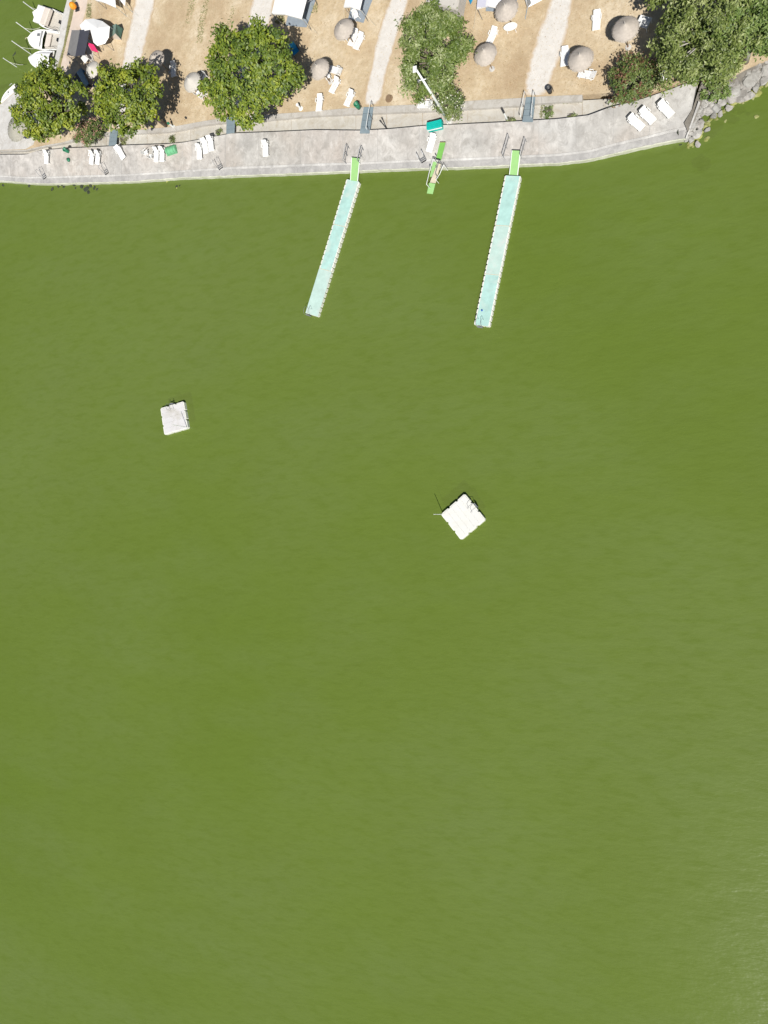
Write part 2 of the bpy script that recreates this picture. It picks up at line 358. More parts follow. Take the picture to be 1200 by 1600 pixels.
for a, b in zip(JOINTS, JOINTS[1:]):
    g = 0.35
    structure(loft(a + g, b - g, 0.225, 0.999, random.uniform(-.006, .008)), 'slab', 'apron_concrete', apron)
for a, b in zip(JOINTS[::2], JOINTS[2::2] + [1072] if len(JOINTS) % 2 == 0 else JOINTS[2::2]):
    structure(loft(a + .1, b - .1, 0.165, 0.218, 0.004), 'lime_band', 'lime_concrete', apron)
    structure(loft(a + .1, b - .1, 0.03, 0.158, -0.006), 'splash_band', 'wet_concrete', apron)
mb = loft(-260, 1072, -0.005, 0.013, 0.012, 0.5, 6, wob=.045)
structure(mb, 'algae_edge', 'algae_concrete', apron)
mb = MB(); mb.prism([(p.x, p.y) for p in (G(1071, 217, .5), G(1073.5, 216, .5), G(1094, 162, .9), G(1091.5, 160, .9))], -0.4, [0.62, 0.62, 1.12, 1.12])
structure(mb, 'end_wall', 'lime_concrete', apron)

# drain channel behind the apron, in cast lengths, and the kerb in lengths
chan = bpy.data.objects.new('drain_channel', None); COL.objects.link(chan); chan['kind'] = 'structure'
kerb = bpy.data.objects.new('kerb', None); COL.objects.link(kerb); kerb['kind'] = 'structure'
def strip(x0, x1, A, za, B, zb, down, step=8):
    n = max(1, int((x1 - x0) / step)); vs = []; fs = []
    for i in range(n + 1):
        x = lerp(x0, x1, i / n); a = G(x, interp(A, x), za); b = G(x, interp(B, x), zb)
        vs += [a, b, a - V(0, 0, down), b - V(0, 0, down)]
    for i in range(n):
        k = 4*i; fs += [(k, k+4, k+5, k+1), (k+2, k+6, k+4, k), (k+1, k+5, k+7, k+3)]
    fs += [(0, 1, 3, 2), (4*n, 4*n+2, 4*n+3, 4*n+1)]
    return MB().add(vs, fs)
CJ = [-260, -100, 0, 64, 120, 166, 230, 298, 355, 382, 455, 556, 604, 660, 731, 803, 846, 864, 910, 960, 1000, 1045, 1090]
INNER_LOW = [(x, y + 12) for x, y in INNER]
for a, b in zip(CJ, CJ[1:]):
    structure(strip(a + .25, b - .25, INNER_LOW, Z_CH, KERB, Z_CH, 0.3), 'channel_slab', 'channel_concrete', chan)
structure(strip(-260, 1090, INNER_LOW, Z_CH - 0.03, KERB, Z_CH - 0.03, 0.6), 'channel_bed', 'earth', chan)
for a, b in zip(CJ[4:19:2], CJ[6:20:2]):
    structure(strip(a + .12, b - .12, KERB, Z_K, BACK, Z_K + .01, 0.75), 'kerb_stone', 'kerb_concrete', kerb)
structure(strip(960, 1090, KERB, Z_K, BACK, Z_K, 0.7), 'earth_bank', 'earth', kerb)
structure(strip(-260, 120, KERB, Z_K, BACK, Z_K, 0.7), 'kerb_stone', 'kerb_concrete', kerb)

# western ground: concrete pad, path, verge, quay edge
tri(ngon('concrete_pad', [G(x, y, Z_L) for x, y in ((-260, 231), (-60, 196), (0, 164), (20, 147), (34, 139), (62, 140), (66, 170), (60, 205), (52, 226), (40, 233), (0, 234.5), (-260, 236.5))], Z_L + 0.006, 'pad_concrete'))
tri(ngon('path', [G(x, y, Z_L) for x, y in ((139, -120), (137, 0), (133, 20), (125, 47), (117, 80), (104, 112), (94, 110), (103, 70), (113, 30), (119, 0), (126, -120))], Z_L + 0.008, 'pink_path'))
tri(ngon('verge', [G(x, y, Z_L) for x, y in ((126, -120), (118.5, 0), (112.5, 30), (102.5, 70), (93.5, 108), (86, 108), (97, 72), (106, 30), (111.5, 0), (119, -120))], Z_L + 0.012, 'weed_verge'))
mb = MB(); mb.prism([(G(x, y, 1).x, G(x, y, 1).y) for x, y in ((115.5, -120), (104.6, 0), (96.6, 30), (89.6, 75), (82, 106), (87.5, 108), (98.5, 72), (106, 30), (112, 0), (120, -120))], -1.4, 1.0)
tri(structure(mb, 'quay_wall', 'pad_concrete'))

# gravel paths across the lawn, edges ragged
def gravel(L, R_):
    n = 40; vs = []; fs = []; at = []; m = 8
    def sm(pl, t):
        t *= len(pl) - 1; i = min(int(t), len(pl) - 2); return V(*pl[i]).lerp(V(*pl[i+1]), t - i)
    for i in range(n + 1):
        t = i / n; l = sm([(a, b, 0) for a, b in L], t); r = sm([(a, b, 0) for a, b in R_], t)
        l, r = G(l.x - 3, l.y, Z_L), G(r.x + 3, r.y, Z_L)
        for j in range(m + 1):
            q = l.lerp(r, j / m); vs.append(V(q.x + random.uniform(-.06, .06), q.y, Z_L + 0.012)); at.append(min(1.0, 1.15 * math.sin(math.pi * j / m)) * min(1, 0.3 + (n - i) / 6))
    for i in range(n):
        for j in range(m):
            k = i*(m+1) + j; fs.append((k, k+m+1, k+m+2, k+1))
    o = structure(MB().add(vs, fs), 'gravel_path', 'pale_gravel', attr=('edge', 'POINT', at))
    if o.data.polygons[0].normal.z < 0: o.data.flip_normals()
gravel([(905, -140), (863, 0), (845, 45), (830, 90), (823, 130), (821, 149)], [(940, -140), (893, 0), (885, 50), (872, 95), (858, 130), (848, 149)])
gravel([(640, -120), (613, 0), (600, 30), (590, 65), (582, 110), (573, 150), (571, 164)], [(664, -120), (637, 0), (622, 45), (611, 80), (602, 110), (594, 150), (588, 163)])
gravel([(420, -120), (396, 0), (390, 30), (385, 50), (378, 100), (362, 180)], [(452, -120), (428, 0), (421, 30), (415, 50), (402, 100), (376, 178)])
gravel([(236, -120), (213, 0), (205, 40), (197, 75), (194, 95), (180, 200)], [(264, -120), (241, 0), (232, 40), (222, 80), (216, 100), (196, 200)])

# ================================================================== things
# ------------------------------------------------------------------ floating docks
def cube_mesh(sx, sy, h):
    return MB().box((0, 0, 0), (sx, sy, h), bev=0.05)
def cutbox(sx, sy, c):
    x, y = sx / 2, sy / 2
    return [(-x + c, -y), (x - c, -y), (x, -y + c), (x, y - c), (x - c, y), (-x + c, y), (-x, y - c), (-x, -y + c)]
def dock(a, b, width, label, sections, ladder_px, mats, straight_from=2.0):
    A, B = G(*a, 0.42), G(*b, 0.42); d = (B - A); L = d.length; d.normalize(); n = V(-d.y, d.x, 0)
    t = thing('floating_dock', label, 'dock', (A.x, A.y, 0), 'floating docks')
    rows = round(L / 0.5); cell = L / rows; cols = 3; cw = width / cols
    rz = math.atan2(d.y, d.x)
    first = None
    for r in range(rows):
        for c in range(cols):
            side = c != 1
            p = A + d * (r + .5) * cell + n * (c - 1) * cw; p.z = 0.16
            if first is None:
                me = MB().prism(cutbox(cell * .95, cw * .98, .085), -.2, .225)
                first = build(me, 'float_cube', 'float_plastic', t); me_loc = first
                o = first
                # mesh was built in world coordinates minus the root: rebuild around its own centre
                first.data.transform(Matrix.Translation(ROOT[t.name]))
            else:
                o = first.copy(); COL.objects.link(o); o.parent = t
            o.location = p - V(A.x, A.y, 0); o.rotation_euler = (0, 0, rz + random.uniform(-.03, .03))
    prev = 0.0
    for k, s in enumerate(sections + [1.0]):
        c = A + d * L * (prev + s) / 2; ln = L * (s - prev) - 0.05
        w_ = width * (0.82 if s <= straight_from else 0.985)
        mb = MB().box((c.x, c.y, 0.385), (ln, w_, 0.03), rz)
        build(mb, 'deck_mat', mats[k], t); prev = s
        if s < 1:
            c = A + d * L * s
            build(MB().box((c.x, c.y, 0.392), (0.05, width * .96, 0.03), rz), 'joint_strip', 'old_wood', t)
    q = G(*ladder_px, 0.42); e = B + n * ((q - B).dot(n))
    ladder(t, e, d, n, part=True)
    return t
def ladder(parent, e, d, n, part=True, z0=0.42, hw=0.24, mat='grey_steel', reach=0.55, drop=0.9):
    out = MB()
    for s in (-1, 1):
        o = e + n * s * hw
        P = [o - d * reach + V(0, 0, 0.0), o - d * reach + V(0, 0, 0.55), o - d * (reach - .18) + V(0, 0, 0.7), o - d * 0.1 + V(0, 0, 0.66), o + d * 0.12 + V(0, 0, 0.45), o + d * 0.12 + V(0, 0, -drop)]
        out.tube(P, 0.016, 6)
    l = build(out, 'ladder', mat, parent)
    for zz in (0.05, -0.2, -0.5):
        build(MB().box(e + d * 0.12 + V(0, 0, zz), (0.09, hw * 2, 0.03), math.atan2(d.y, d.x)), 'rung', mat, l)
    return l
dock((551.5, 281.5), (486.5, 492), 1.5, 'aqua floating dock on the left with straight-sided pale end section', [0.33, 0.66], (482, 490), ['aqua_mat', 'aqua_mat', 'aqua_mat_pale'], 0.9)
dock((801.5, 274), (752.5, 509), 1.5, 'longer aqua floating dock on the right with scalloped white edges throughout', [0.33, 0.655], (750, 508), ['aqua_mat', 'aqua_mat_pale', 'aqua_mat'], 1.0)
o = build(MB().box(G(753, 485, .46), (.14, .12, .1), 0.3), 'mooring_cleat', 'deep_blue', bpy.data.objects['floating_dock.001'])

# ------------------------------------------------------------------ swimming rafts
def raft(corners, label, deckmat, pole_px, pole_h, ladder_edge, ladder_t, lean=(0, 0)):
    P = [G(x, y, 0.42) for x, y in corners]; c = sum(P, V(0, 0, 0)) / 4
    t = thing('swimming_raft', label, 'raft', (c.x, c.y, 0), 'swimming rafts')
    ux = (P[1] - P[0] + P[2] - P[3]); uy = (P[3] - P[0] + P[2] - P[1])
    sx, sy = ux.length / 2, uy.length / 2; rz = math.atan2(ux.y, ux.x); X = V(math.cos(rz), math.sin(rz), 0); Y = V(-X.y, X.x, 0)
    if Y.dot(uy) < 0: Y = -Y
    first = None; m = 3
    for i in range(m):
        for j in range(m):
            p = c + X * sx * ((i + .5) / m - .5) + Y * sy * ((j + .5) / m - .5); p.z = 0.14
            if first is None:
                first = build(MB().prism(cutbox(sx / m * 1.0, sy / m * 1.0, .13), -.23, .235), 'float_block', 'float_plastic', t)
                first.data.transform(Matrix.Translation(ROOT[t.name])); o = first
            else: o = first.copy(); COL.objects.link(o); o.parent = t
            o.location = p - V(c.x, c.y, 0); o.rotation_euler = (0, 0, rz + random.uniform(-.025, .025))
    npl = 5                                             # deck boards with hairline gaps
    for i in range(npl):
        q = c + Y * sy * 0.93 * ((i + .5) / npl - .5)
        build(MB().box((q.x, q.y, 0.38 + random.uniform(-.003, .003)), (sx * .93, sy * .93 / npl - .008, 0.04), rz), 'deck_board', deckmat, t)
    q = G(*pole_px, 0.42)
    build(MB().tube([q - V(0, 0, .3), q + V(lean[0], lean[1], pole_h)], 0.035, 8, 0.028), 'pole', 'white_steel', t)
    A, B = P[ladder_edge], P[(ladder_edge + 1) % 4]; e = A.lerp(B, ladder_t); n = (B - A).normalized(); d = V(n.y, -n.x, 0)
    if d.dot(e - c) < 0: d = -d
    ladder(t, V(e.x, e.y, 0.42), d, n)
    return t
raft([(725, 771), (759, 811), (720, 845), (689.5, 804)], 'clean white square raft turned like a diamond, short pole off its left corner', 'raft_deck', (690.5, 803.5), 2.25, 0, 0.5)
raft([(250, 638), (286, 627), (294, 669), (256.5, 679.5)], 'stained grey-white square raft at left with a tall thin pole on one corner', 'raft_deck_dirty', (292, 667.5), 2.4, 0, 0.5)

# ------------------------------------------------------------------ green gangways and their rails
def plank(mb, pts_px, zs, th=0.06):
    P = [G(x, y, z) for (x, y), z in zip(pts_px, zs)]
    return mb.prism([(p.x, p.y) for p in P], [z - th for z in zs], list(zs))
def gangway(px, zs, label, rails):
    c = G(*px[0], zs[0]); t = thing('gangway', label, 'gangway', (c.x, c.y, zs[0]), 'green gangways to the docks')
    build(plank(MB(), px, zs), 'carpet_deck', 'green_carpet', t)
    P = [G(x, y, z) for (x, y), z in zip(px, zs)]
    for a, b in ((0, 3), (1, 2)):
        build(MB().tube([P[a] + V(0, 0, -.02), P[b] + V(0, 0, -.02)], 0.045, 6), 'side_beam', 'white_steel', t)
    build(MB().tube([P[0] + V(0, .03, .02), P[1] + V(0, .03, .02)], 0.03, 6), 'hinge_bar', 'dark_steel', t)
gangway([(549.5, 246), (562, 247.5), (558.5, 283), (547.5, 281.5)], [0.86, 0.86, 0.5, 0.5], 'pale green carpeted gangway down to the left dock', None)
gangway([(800, 235), (813, 235.5), (808.5, 273.5), (796, 272.5)], [0.92, 0.92, 0.5, 0.5], 'pale green carpeted gangway down to the right dock', None)
def railing(a, b, label, h=0.85, posts=3, mat='grey_steel'):
    A, B = GA(*a), GA(*b); t = thing('handrail', label, 'handrail', A, 'handrails beside the gangways')
    build(MB().tube([A + V(0, 0, h), B + V(0, 0, h)], 0.03, 8), 'top_rail', mat, t)
    build(MB().tube([A + V(0, 0, h * .5), B + V(0, 0, h * .5)], 0.022, 6), 'mid_rail', mat, t)
    for i in range(posts):
        p = A.lerp(B, i / (posts - 1)); build(MB().tube([p - V(0, 0, .1), p + V(0, 0, h)], 0.026, 6), 'post', mat, t)
railing((546, 232), (541.5, 256), 'grey handrail on the west side of the left gangway')
railing((568.5, 235), (563.5, 256), 'grey handrail on the east side of the left gangway')
railing((797, 217), (788, 248), 'long grey handrail on the west side of the right gangway')
railing((823, 222), (815.5, 248), 'grey handrail on the east side of the right gangway')

# tipping green gangway between the docks
def tip_gangway():
    c = G(690, 222, 1.0); t = thing('tilting_gangway', 'bright green tilting gangway with white rails between the two docks', 'gangway', c)
    build(plank(MB(), [(687.5, 222.5), (696, 222.5), (689, 250), (681, 249)], [1.1, 1.1, 1.0, 1.0]), 'upper_deck', 'bright_green_carpet', t)
    build(MB().tube([G(687.5, 222, 1.13), G(696, 222, 1.13)], 0.035, 6), 'edge_bar', 'wood_pole', t)
    build(plank(MB(), [(676.5, 253), (683, 252), (678, 276), (671.5, 276)], [0.55, 0.55, 0.5, 0.5]), 'lower_deck', 'green_carpet', t)
    build(plank(MB(), [(683.5, 255), (688.5, 256), (680.5, 286), (671.5, 285)], [0.95, 0.95, 0.75, 0.75]), 'bare_plank', 'old_wood', t)
    build(plank(MB(), [(670.5, 285.5), (680, 287), (676, 303), (667, 302)], [0.74, 0.74, 0.6, 0.6]), 'end_deck', 'green_carpet', t)
    def rail(pts, r=0.03):
        return MB().tube(pts, r, 6)
    for pts, m in (([(676.5, 247.5, 1.6), (671, 268, 1.55), (666.3, 288, 1.5)], 'white_steel'), ([(693, 258, 1.7), (687, 272, 1.5), (681, 281, 1.3)], 'white_steel'), ([(686, 252, 1.5), (680, 272, 1.4)], 'grey_steel')):
        w_ = [G(*p) for p in pts]; build(rail(w_), 'handrail', m, t)
        for p in (w_[0], w_[-1]): build(rail([p, V(p.x + .1, p.y - .1, 0.75)], 0.022), 'rail_post', m, t)
    build(rail([G(666.3, 288, 1.5), G(670, 291, .9)]), 'handrail_end', 'white_steel', t)
    build(MB().tube([G(675.5, 247, 1.3), G(688, 250, 1.3)], 0.045, 8), 'pivot_beam', 'dark_steel', t)
    for x, y in ((674, 262), (684, 264)):
        p = G(x, y, .5); build(MB().tube([V(p.x, p.y, -1.2), V(p.x, p.y, 1.0)], 0.06, 8), 'support_pile', 'grey_steel', t)
    for x in (682, 690): 
        p = GA(x, 243); build(MB().tube([p - V(0, 0, .2), V(p.x, p.y, 1.02)], 0.04, 6), 'support_leg', 'dark_steel', t)
tip_gangway()

# ladders set in the apron
def shore_ladder(a, label):
    A = GA(*a); e = GA(a[0] + 6, a[1] + 13); d = (V(e.x, e.y, 0) - V(A.x, A.y, 0)).normalized(); n = V(-d.y, d.x, 0)
    t = thing('shore_ladder', label, 'ladder', A, 'steel bathing ladders on the apron')
    l = (e - A).length
    for s in (-1, 1):
        o = A + n * s * .26
        build(MB().tube([o - V(0, 0, .1), o + V(0, 0, .55), o + d * .22 + V(0, 0, .72), o + d * .55 + V(0, 0, .55), o + d * l + V(0, 0, -.62 * .3 - .1)], 0.025, 6), 'grab_rail', 'grey_steel', t)
    for k in range(3):
        q = A + d * (l * (.55 + .2 * k)); q.z = apron_z(a[0] + 6 * (.55 + .2 * k), a[1] + 13 * (.55 + .2 * k)) + .06
        build(MB().box(q, (.1, .5, .04), math.atan2(d.y, d.x)), 'tread', 'dark_steel' if k == 2 else 'grey_steel', t)
for px, lab in (((65, 266), 'bathing ladder at the far left of the sloping apron'), ((162, 259), 'bathing ladder below the pair of white loungers, left of the green tub'),
                ((340, 251), 'bathing ladder just right of the three-lounger row'), ((657, 240), 'bathing ladder left of the tilting green gangway')):
    shore_ladder(px, lab)

# ------------------------------------------------------------------ blue-grey foot ramps over the channel
def ramp_bridge(px, label, rails, zs=(1.0, 1.0, 1.24, 1.24)):
    P = [G(x, y, z) for (x, y), z in zip(px, zs)]; c = P[0]
    t = thing('foot_ramp', label, 'ramp', c, 'blue-grey ramps from lawn to apron')
    n = 4                                               # plates laid one after another
    for k in range(n):
        a, b = k / n + .006, (k + 1) / n - .006
        q = [P[0].lerp(P[3], a), P[1].lerp(P[2], a), P[1].lerp(P[2], b), P[0].lerp(P[3], b)]
        build(MB().prism([(v.x, v.y) for v in q], [v.z - .07 for v in q], [v.z for v in q]), 'plate', 'ramp_blue', t)
    for s in rails:
        a, b = (P[0], P[3]) if s < 0 else (P[1], P[2])
        a = a.lerp(b, -0.06); b = a.lerp(b, 0.93)
        top = [a + V(0, 0, .75), a.lerp(b, .5) + V(0, 0, .85), b + V(0, 0, .85), b + (b - a).normalized() * .12 + V(0, 0, .7)]
        build(MB().tube(top, 0.028, 6), 'handrail', 'white_steel', t)
        for f in (0.02, .5, .98):
            p = a.lerp(b, f); build(MB().tube([p - V(0, 0, .25), p + V(0, 0, .8)], 0.024, 6), 'rail_post', 'grey_steel', t)
ramp_bridge([(568.5, 167), (583.5, 167), (577, 208.5), (562, 208.5)], 'blue-grey ramp with one handrail above the left gangway', (1,))
ramp_bridge([(822, 151.5), (836.5, 151), (832.5, 190.5), (816, 190.5)], 'blue-grey ramp with two white handrails above the right gangway', (-1, 1))
ramp_bridge([(354, 183), (367.5, 182.5), (366, 207.5), (353.5, 209)], 'blue-grey ramp half under the largest round tree', ())
ramp_bridge([(172.5, 202), (184, 201), (181.5, 226.5), (169.5, 228)], 'light blue-grey ramp beside the pinkish shrub', ())

# ------------------------------------------------------------------ sun loungers
def lounger_proto(tilt, arms=True):
    t = thing('sun_lounger', 'white plastic sun lounger', 'sun lounger', (0, 0, 0), 'white plastic sun loungers', world=False)
    W, Ls, Lb, zs = 0.60, 1.25, 0.72, 0.36            # seat runs from y=-0.95 to 0.3, backrest hinged at 0.3
    y0 = -0.98; y1 = y0 + Ls
    fr = MB()
    for s in (-1, 1): fr.box((s * (W/2 + .02), (y0 + y1 + .55) / 2, zs - .02), (0.055, Ls + .5, 0.08), bev=.012)
    fr.box((0, y0 + .01, zs - .02), (W + .08, .07, .08), bev=.012); fr.box((0, y1 + .5, zs - .03), (W + .04, .05, .06))
    build(fr, 'frame', 'white_plastic', t)
    se = MB(); n = 9
    for k in range(n):
        yy = lerp(y0 + .1, y1 - .06, k / (n - 1)); se.box((0, yy, zs + .02 - .02 * math.sin(3.14 * k / (n - 1))), (W, Ls / n - .025, .022))
    build(se, 'seat', 'white_plastic', t)
    ba = MB(); n = 5; ca, sa = math.cos(tilt), math.sin(tilt); R = Matrix.Rotation(tilt, 3, 'X')
    for k in range(n):
        u = Lb * (k + .5) / n; w_ = W * (1 - .04 * max(0, k - 2))
        ba.box((0, y1 + u * ca, zs + .02 + u * sa), (w_, Lb / n - .022, .025), M=R)
    for s in (-1, 1): ba.box((s * (W/2 - .02), y1 + Lb/2 * ca, zs + .01 + Lb/2 * sa), (.05, Lb, .045), M=R)
    ba.box((0, y1 + Lb * ca, zs + .02 + Lb * sa), (W * .86, .06, .045), M=R)
    build(ba, 'backrest', 'white_plastic', t)
    for sx in (-1, 1):
        for yy in (y0 + .16, y1 + .22):
            build(MB().box((sx * (W/2 + .015), yy, zs/2 - .02), (.06, .1, zs - .05), bev=.01), 'leg', 'white_plastic', t)
        if arms:
            ar = MB().box((sx * (W/2 + .1), y1 - .02, zs + .22), (.075, .46, .04), bev=.012)
            ar.box((sx * (W/2 + .09), y1 - .2, zs + .1), (.05, .06, .24)); ar.box((sx * (W/2 + .09), y1 + .17, zs + .1), (.05, .06, .24))
            build(ar, 'armrest', 'white_plastic', t)
    return t
PROTO = {}
LOUNGERS = [  # head px, foot px, surface ('a' apron, 'l' lawn), backrest tilt, label
    ((69.8, 233), (71.8, 252.5), 'a', 0.75, 'white sun lounger standing alone at the far left of the apron'),
    ((141.5, 233.5), (142, 253.5), 'a', 0.75, 'left one of the pair of white loungers below the pinkish shrub'),
    ((150.5, 233), (151.5, 253.5), 'a', 0.75, 'right one of the pair of white loungers below the pinkish shrub'),
    ((180.5, 229), (190.5, 243.5), 'a', 0.55, 'white lounger set askew at the foot of the light blue ramp'),
    ((241.5, 228.5), (243.5, 248.5), 'a', 0.8, 'white lounger second to the left of the green tub'),
    ((250.5, 227.5), (252.5, 248.5), 'a', 0.8, 'white lounger directly left of the green tub'),
    ((308.5, 223), (311, 245), 'a', 0.75, 'lowest lounger of the stepped row of three right of the green tub'),
    ((316, 214.5), (321, 236), 'a', 0.75, 'middle lounger of the stepped row of three right of the green tub'),
    ((325, 210.5), (329.5, 232.5), 'a', 0.8, 'upper lounger of the stepped row of three right of the green tub'),
    ((412, 217.5), (414.5, 240.5), 'a', 0.7, 'white lounger alone on the apron below the largest tree'),
    ((676, 208.5), (671, 232.5), 'a', 0.3, 'white lounger in front of the teal box on the apron'),
    ((983.5, 180), (1000.5, 197), 'a', 0.85, 'lowest of the three slanted loungers at the right end of the apron'),
    ((1001, 168), (1018.5, 187.5), 'a', 0.85, 'middle of the three slanted loungers at the right end of the apron'),
    ((1030, 157), (1047, 177.5), 'a', 0.85, 'upper of the three slanted loungers at the right end of the apron'),
    ((268.5, 96), (270.5, 117), 'l', 0.45, 'white lounger on dry grass beside the shaded parasol'),
    ((532, 110), (515.5, 107), 'l', 0.5, 'white lounger lying crosswise right of the thatched parasol by the largest tree'),
    ((527, 120), (517.5, 142.5), 'l', 0.75, 'slanted white lounger below the crosswise one by the small table'),
    ((549.5, 140), (541, 163), 'l', 0.75, 'slanted white lounger near the small green bin'),
    ((498.5, 148), (497.5, 170), 'l', 0.4, 'white lounger on the grass right of the largest tree'),
    ((555, 46.5), (548, 67), 'l', 0.6, 'left one of two touching loungers below the middle awning'),
    ((564, 51.5), (556, 73), 'l', 0.6, 'right one of two touching loungers below the middle awning'),
    ((771.5, 45), (764.5, 65), 'l', 0.6, 'white lounger tucked against the parasol right of the olive tree'),
    ((882.5, 73), (881.5, 100), 'l', 0.4, 'white lounger left of the parasol beside the right gravel path'),
    ((929, 115.5), (906.5, 114), 'l', 0.5, 'white lounger lying crosswise below the parasol beside the right path'),
    ((932.5, 16), (931.5, 43), 'l', 0.3, 'white lounger alone on the brown grass near the top right'),
    ((673.5, 161), (656, 163.5), 'l', 0.6, 'white lounger crosswise on the kerb beside the white lamp post'),
]
for hd, ft, surf, tilt, lab in LOUNGERS:
    key = round(tilt, 1)
    fresh = key not in PROTO
    t = PROTO.setdefault(key, None) or lounger_proto(tilt)
    if not fresh: t = copy_tree(PROTO[key])
    else: PROTO[key] = t
    zf = (apron_z(*ft), apron_z(*hd)) if surf == 'a' else (Z_L, Z_L)
    A, B = G(*hd, zf[1] + .6), G(*ft, zf[0] + .36); A.z = zf[1]; B.z = zf[0]
    d = A - B; c = (A + B) / 2
    pitch = math.atan2(d.z, math.hypot(d.x, d.y)) if surf == 'a' else 0
    c.z = (zf[0] + zf[1]) / 2 + .02
    if lab.startswith('white lounger crosswise on the kerb'): c.z = Z_K + .04
    t.location = c; rz = math.atan2(d.y, d.x) - math.pi / 2
    t.rotation_euler = (Matrix.Rotation(rz, 4, 'Z') @ Matrix.Rotation(pitch * .9, 4, 'X')).to_euler()
    k_ = max(.8, min(1.0, math.hypot(d.x, d.y) / 1.75)); t.scale = (.93, k_, k_)
    t['label'] = lab

# white plastic chairs and small tables
def chair_proto():
    t = thing('garden_chair', 'white plastic garden chair', 'chair', (0, 0, 0), 'white plastic garden chairs', world=False)
    build(MB().box((0, 0, .42), (.46, .44, .04), bev=.012), 'seat', 'white_plastic', t)
    b = MB(); R = Matrix.Rotation(-.25, 3, 'X')
    for k in range(5): b.box(((k - 2) * .09, .26, .66), (.06, .025, .46), M=R)
    b.box((0, .32, .9), (.46, .03, .07), M=R); build(b, 'backrest', 'white_plastic', t)
    for sx in (-1, 1):
        build(MB().box((sx * .26, .02, .63), (.06, .44, .03)), 'armrest', 'white_plastic', t)
        for yy in (-.2, .2): build(MB().tube([(sx * .21, yy, .42), (sx * .25, yy * 1.2, 0)], .028, 6), 'leg', 'white_plastic', t)
    return t
CH0 = None
def chair(px, surf, rz, lab):
    global CH0
    t = chair_proto() if CH0 is None else copy_tree(CH0)
    if CH0 is None: CH0 = t
    z = apron_z(*px) if surf == 'a' else Z_L
    p = G(*px, z + .45); t.location = (p.x, p.y, z + .01); t.rotation_euler = (0, 0, rz); t['label'] = lab
chair((228, 238), 'a', 1.9, 'white chair at the left end of the row by the green tub')
chair((235, 244), 'a', 2.8, 'white chair in front of the slatted table by the green tub')
chair((319, 120), 'l', -.6, 'white chair right of the parasol, half under the largest tree')
chair((309, 145), 'l', 2.4, 'white chair turned away, below the parasol left of the largest tree')
chair((315, 150), 'l', -2.2, 'white chair nearest the lawn edge, left of the largest tree')
chair((540.5, 58), 'l', 2.6, 'white chair half under the parasol below the middle awning')
chair((556, 24), 'l', .3, 'white chair on the grey groundsheet of the middle awning')
chair((659, 154), 'l', -.3, 'white chair below the olive tree, left of the lamp post')
chair((1037, 122), 'l', .3, 'white chair under the big trees on the right')
def small_table(px, surf, rz, size, lab, h=.55, mat='white_plastic'):
    z = apron_z(*px) if surf == 'a' else Z_L
    p = G(*px, z + h); t = thing('small_table', lab, 'table', (p.x, p.y, z), world=False, rz=rz)
    x, y = size
    for k in range(5): build(MB().box((0, (k - 2) * y / 5, h), (x, y / 5 - .012, .03)), 'slat', mat, t)
    for sx in (-1, 1):
        for sy in (-1, 1): build(MB().box((sx * (x/2 - .05), sy * (y/2 - .05), h/2 - .01), (.045, .045, h - .02)), 'leg', mat, t)
small_table((512, 119), 'l', .2, (.48, .48), 'small square white table between parasol and slanted lounger')
small_table((235.5, 235), 'a', 1.5, (.75, .5), 'pale slatted table among the loungers left of the green tub', .5, 'canopy_pale')
small_table((132.5, 91), 'l', -.9, (1.0, .75), 'white camping table beside the dark awning', .72)
small_table((1006, 34), 'l', -.5, (1.0, .9), 'white table partly shaded by trees, right of the top-right parasol', .65)
# oval white table
p = G(797.5, 41, Z_L + .7); t = thing('oval_table', 'round-ended white garden table below the parasol at the top', 'table', (p.x, p.y, Z_L), world=False, rz=-.05)
mb = MB(); ov = [(.62 * math.cos(a), .38 * math.sin(a) - (.06 if math.sin(a) > 0 else 0) * 1) for a in [6.2832 * k / 28 for k in range(28)]]
mb.prism(ov, .68, .72); build(mb, 'table_top', 'white_plastic', t)
for sx in (-1, 1):
    for sy in (-1, 1): build(MB().tube([(sx * .38, sy * .18, 0), (sx * .34, sy * .15, .69)], .03, 6), 'leg', 'white_plastic', t)

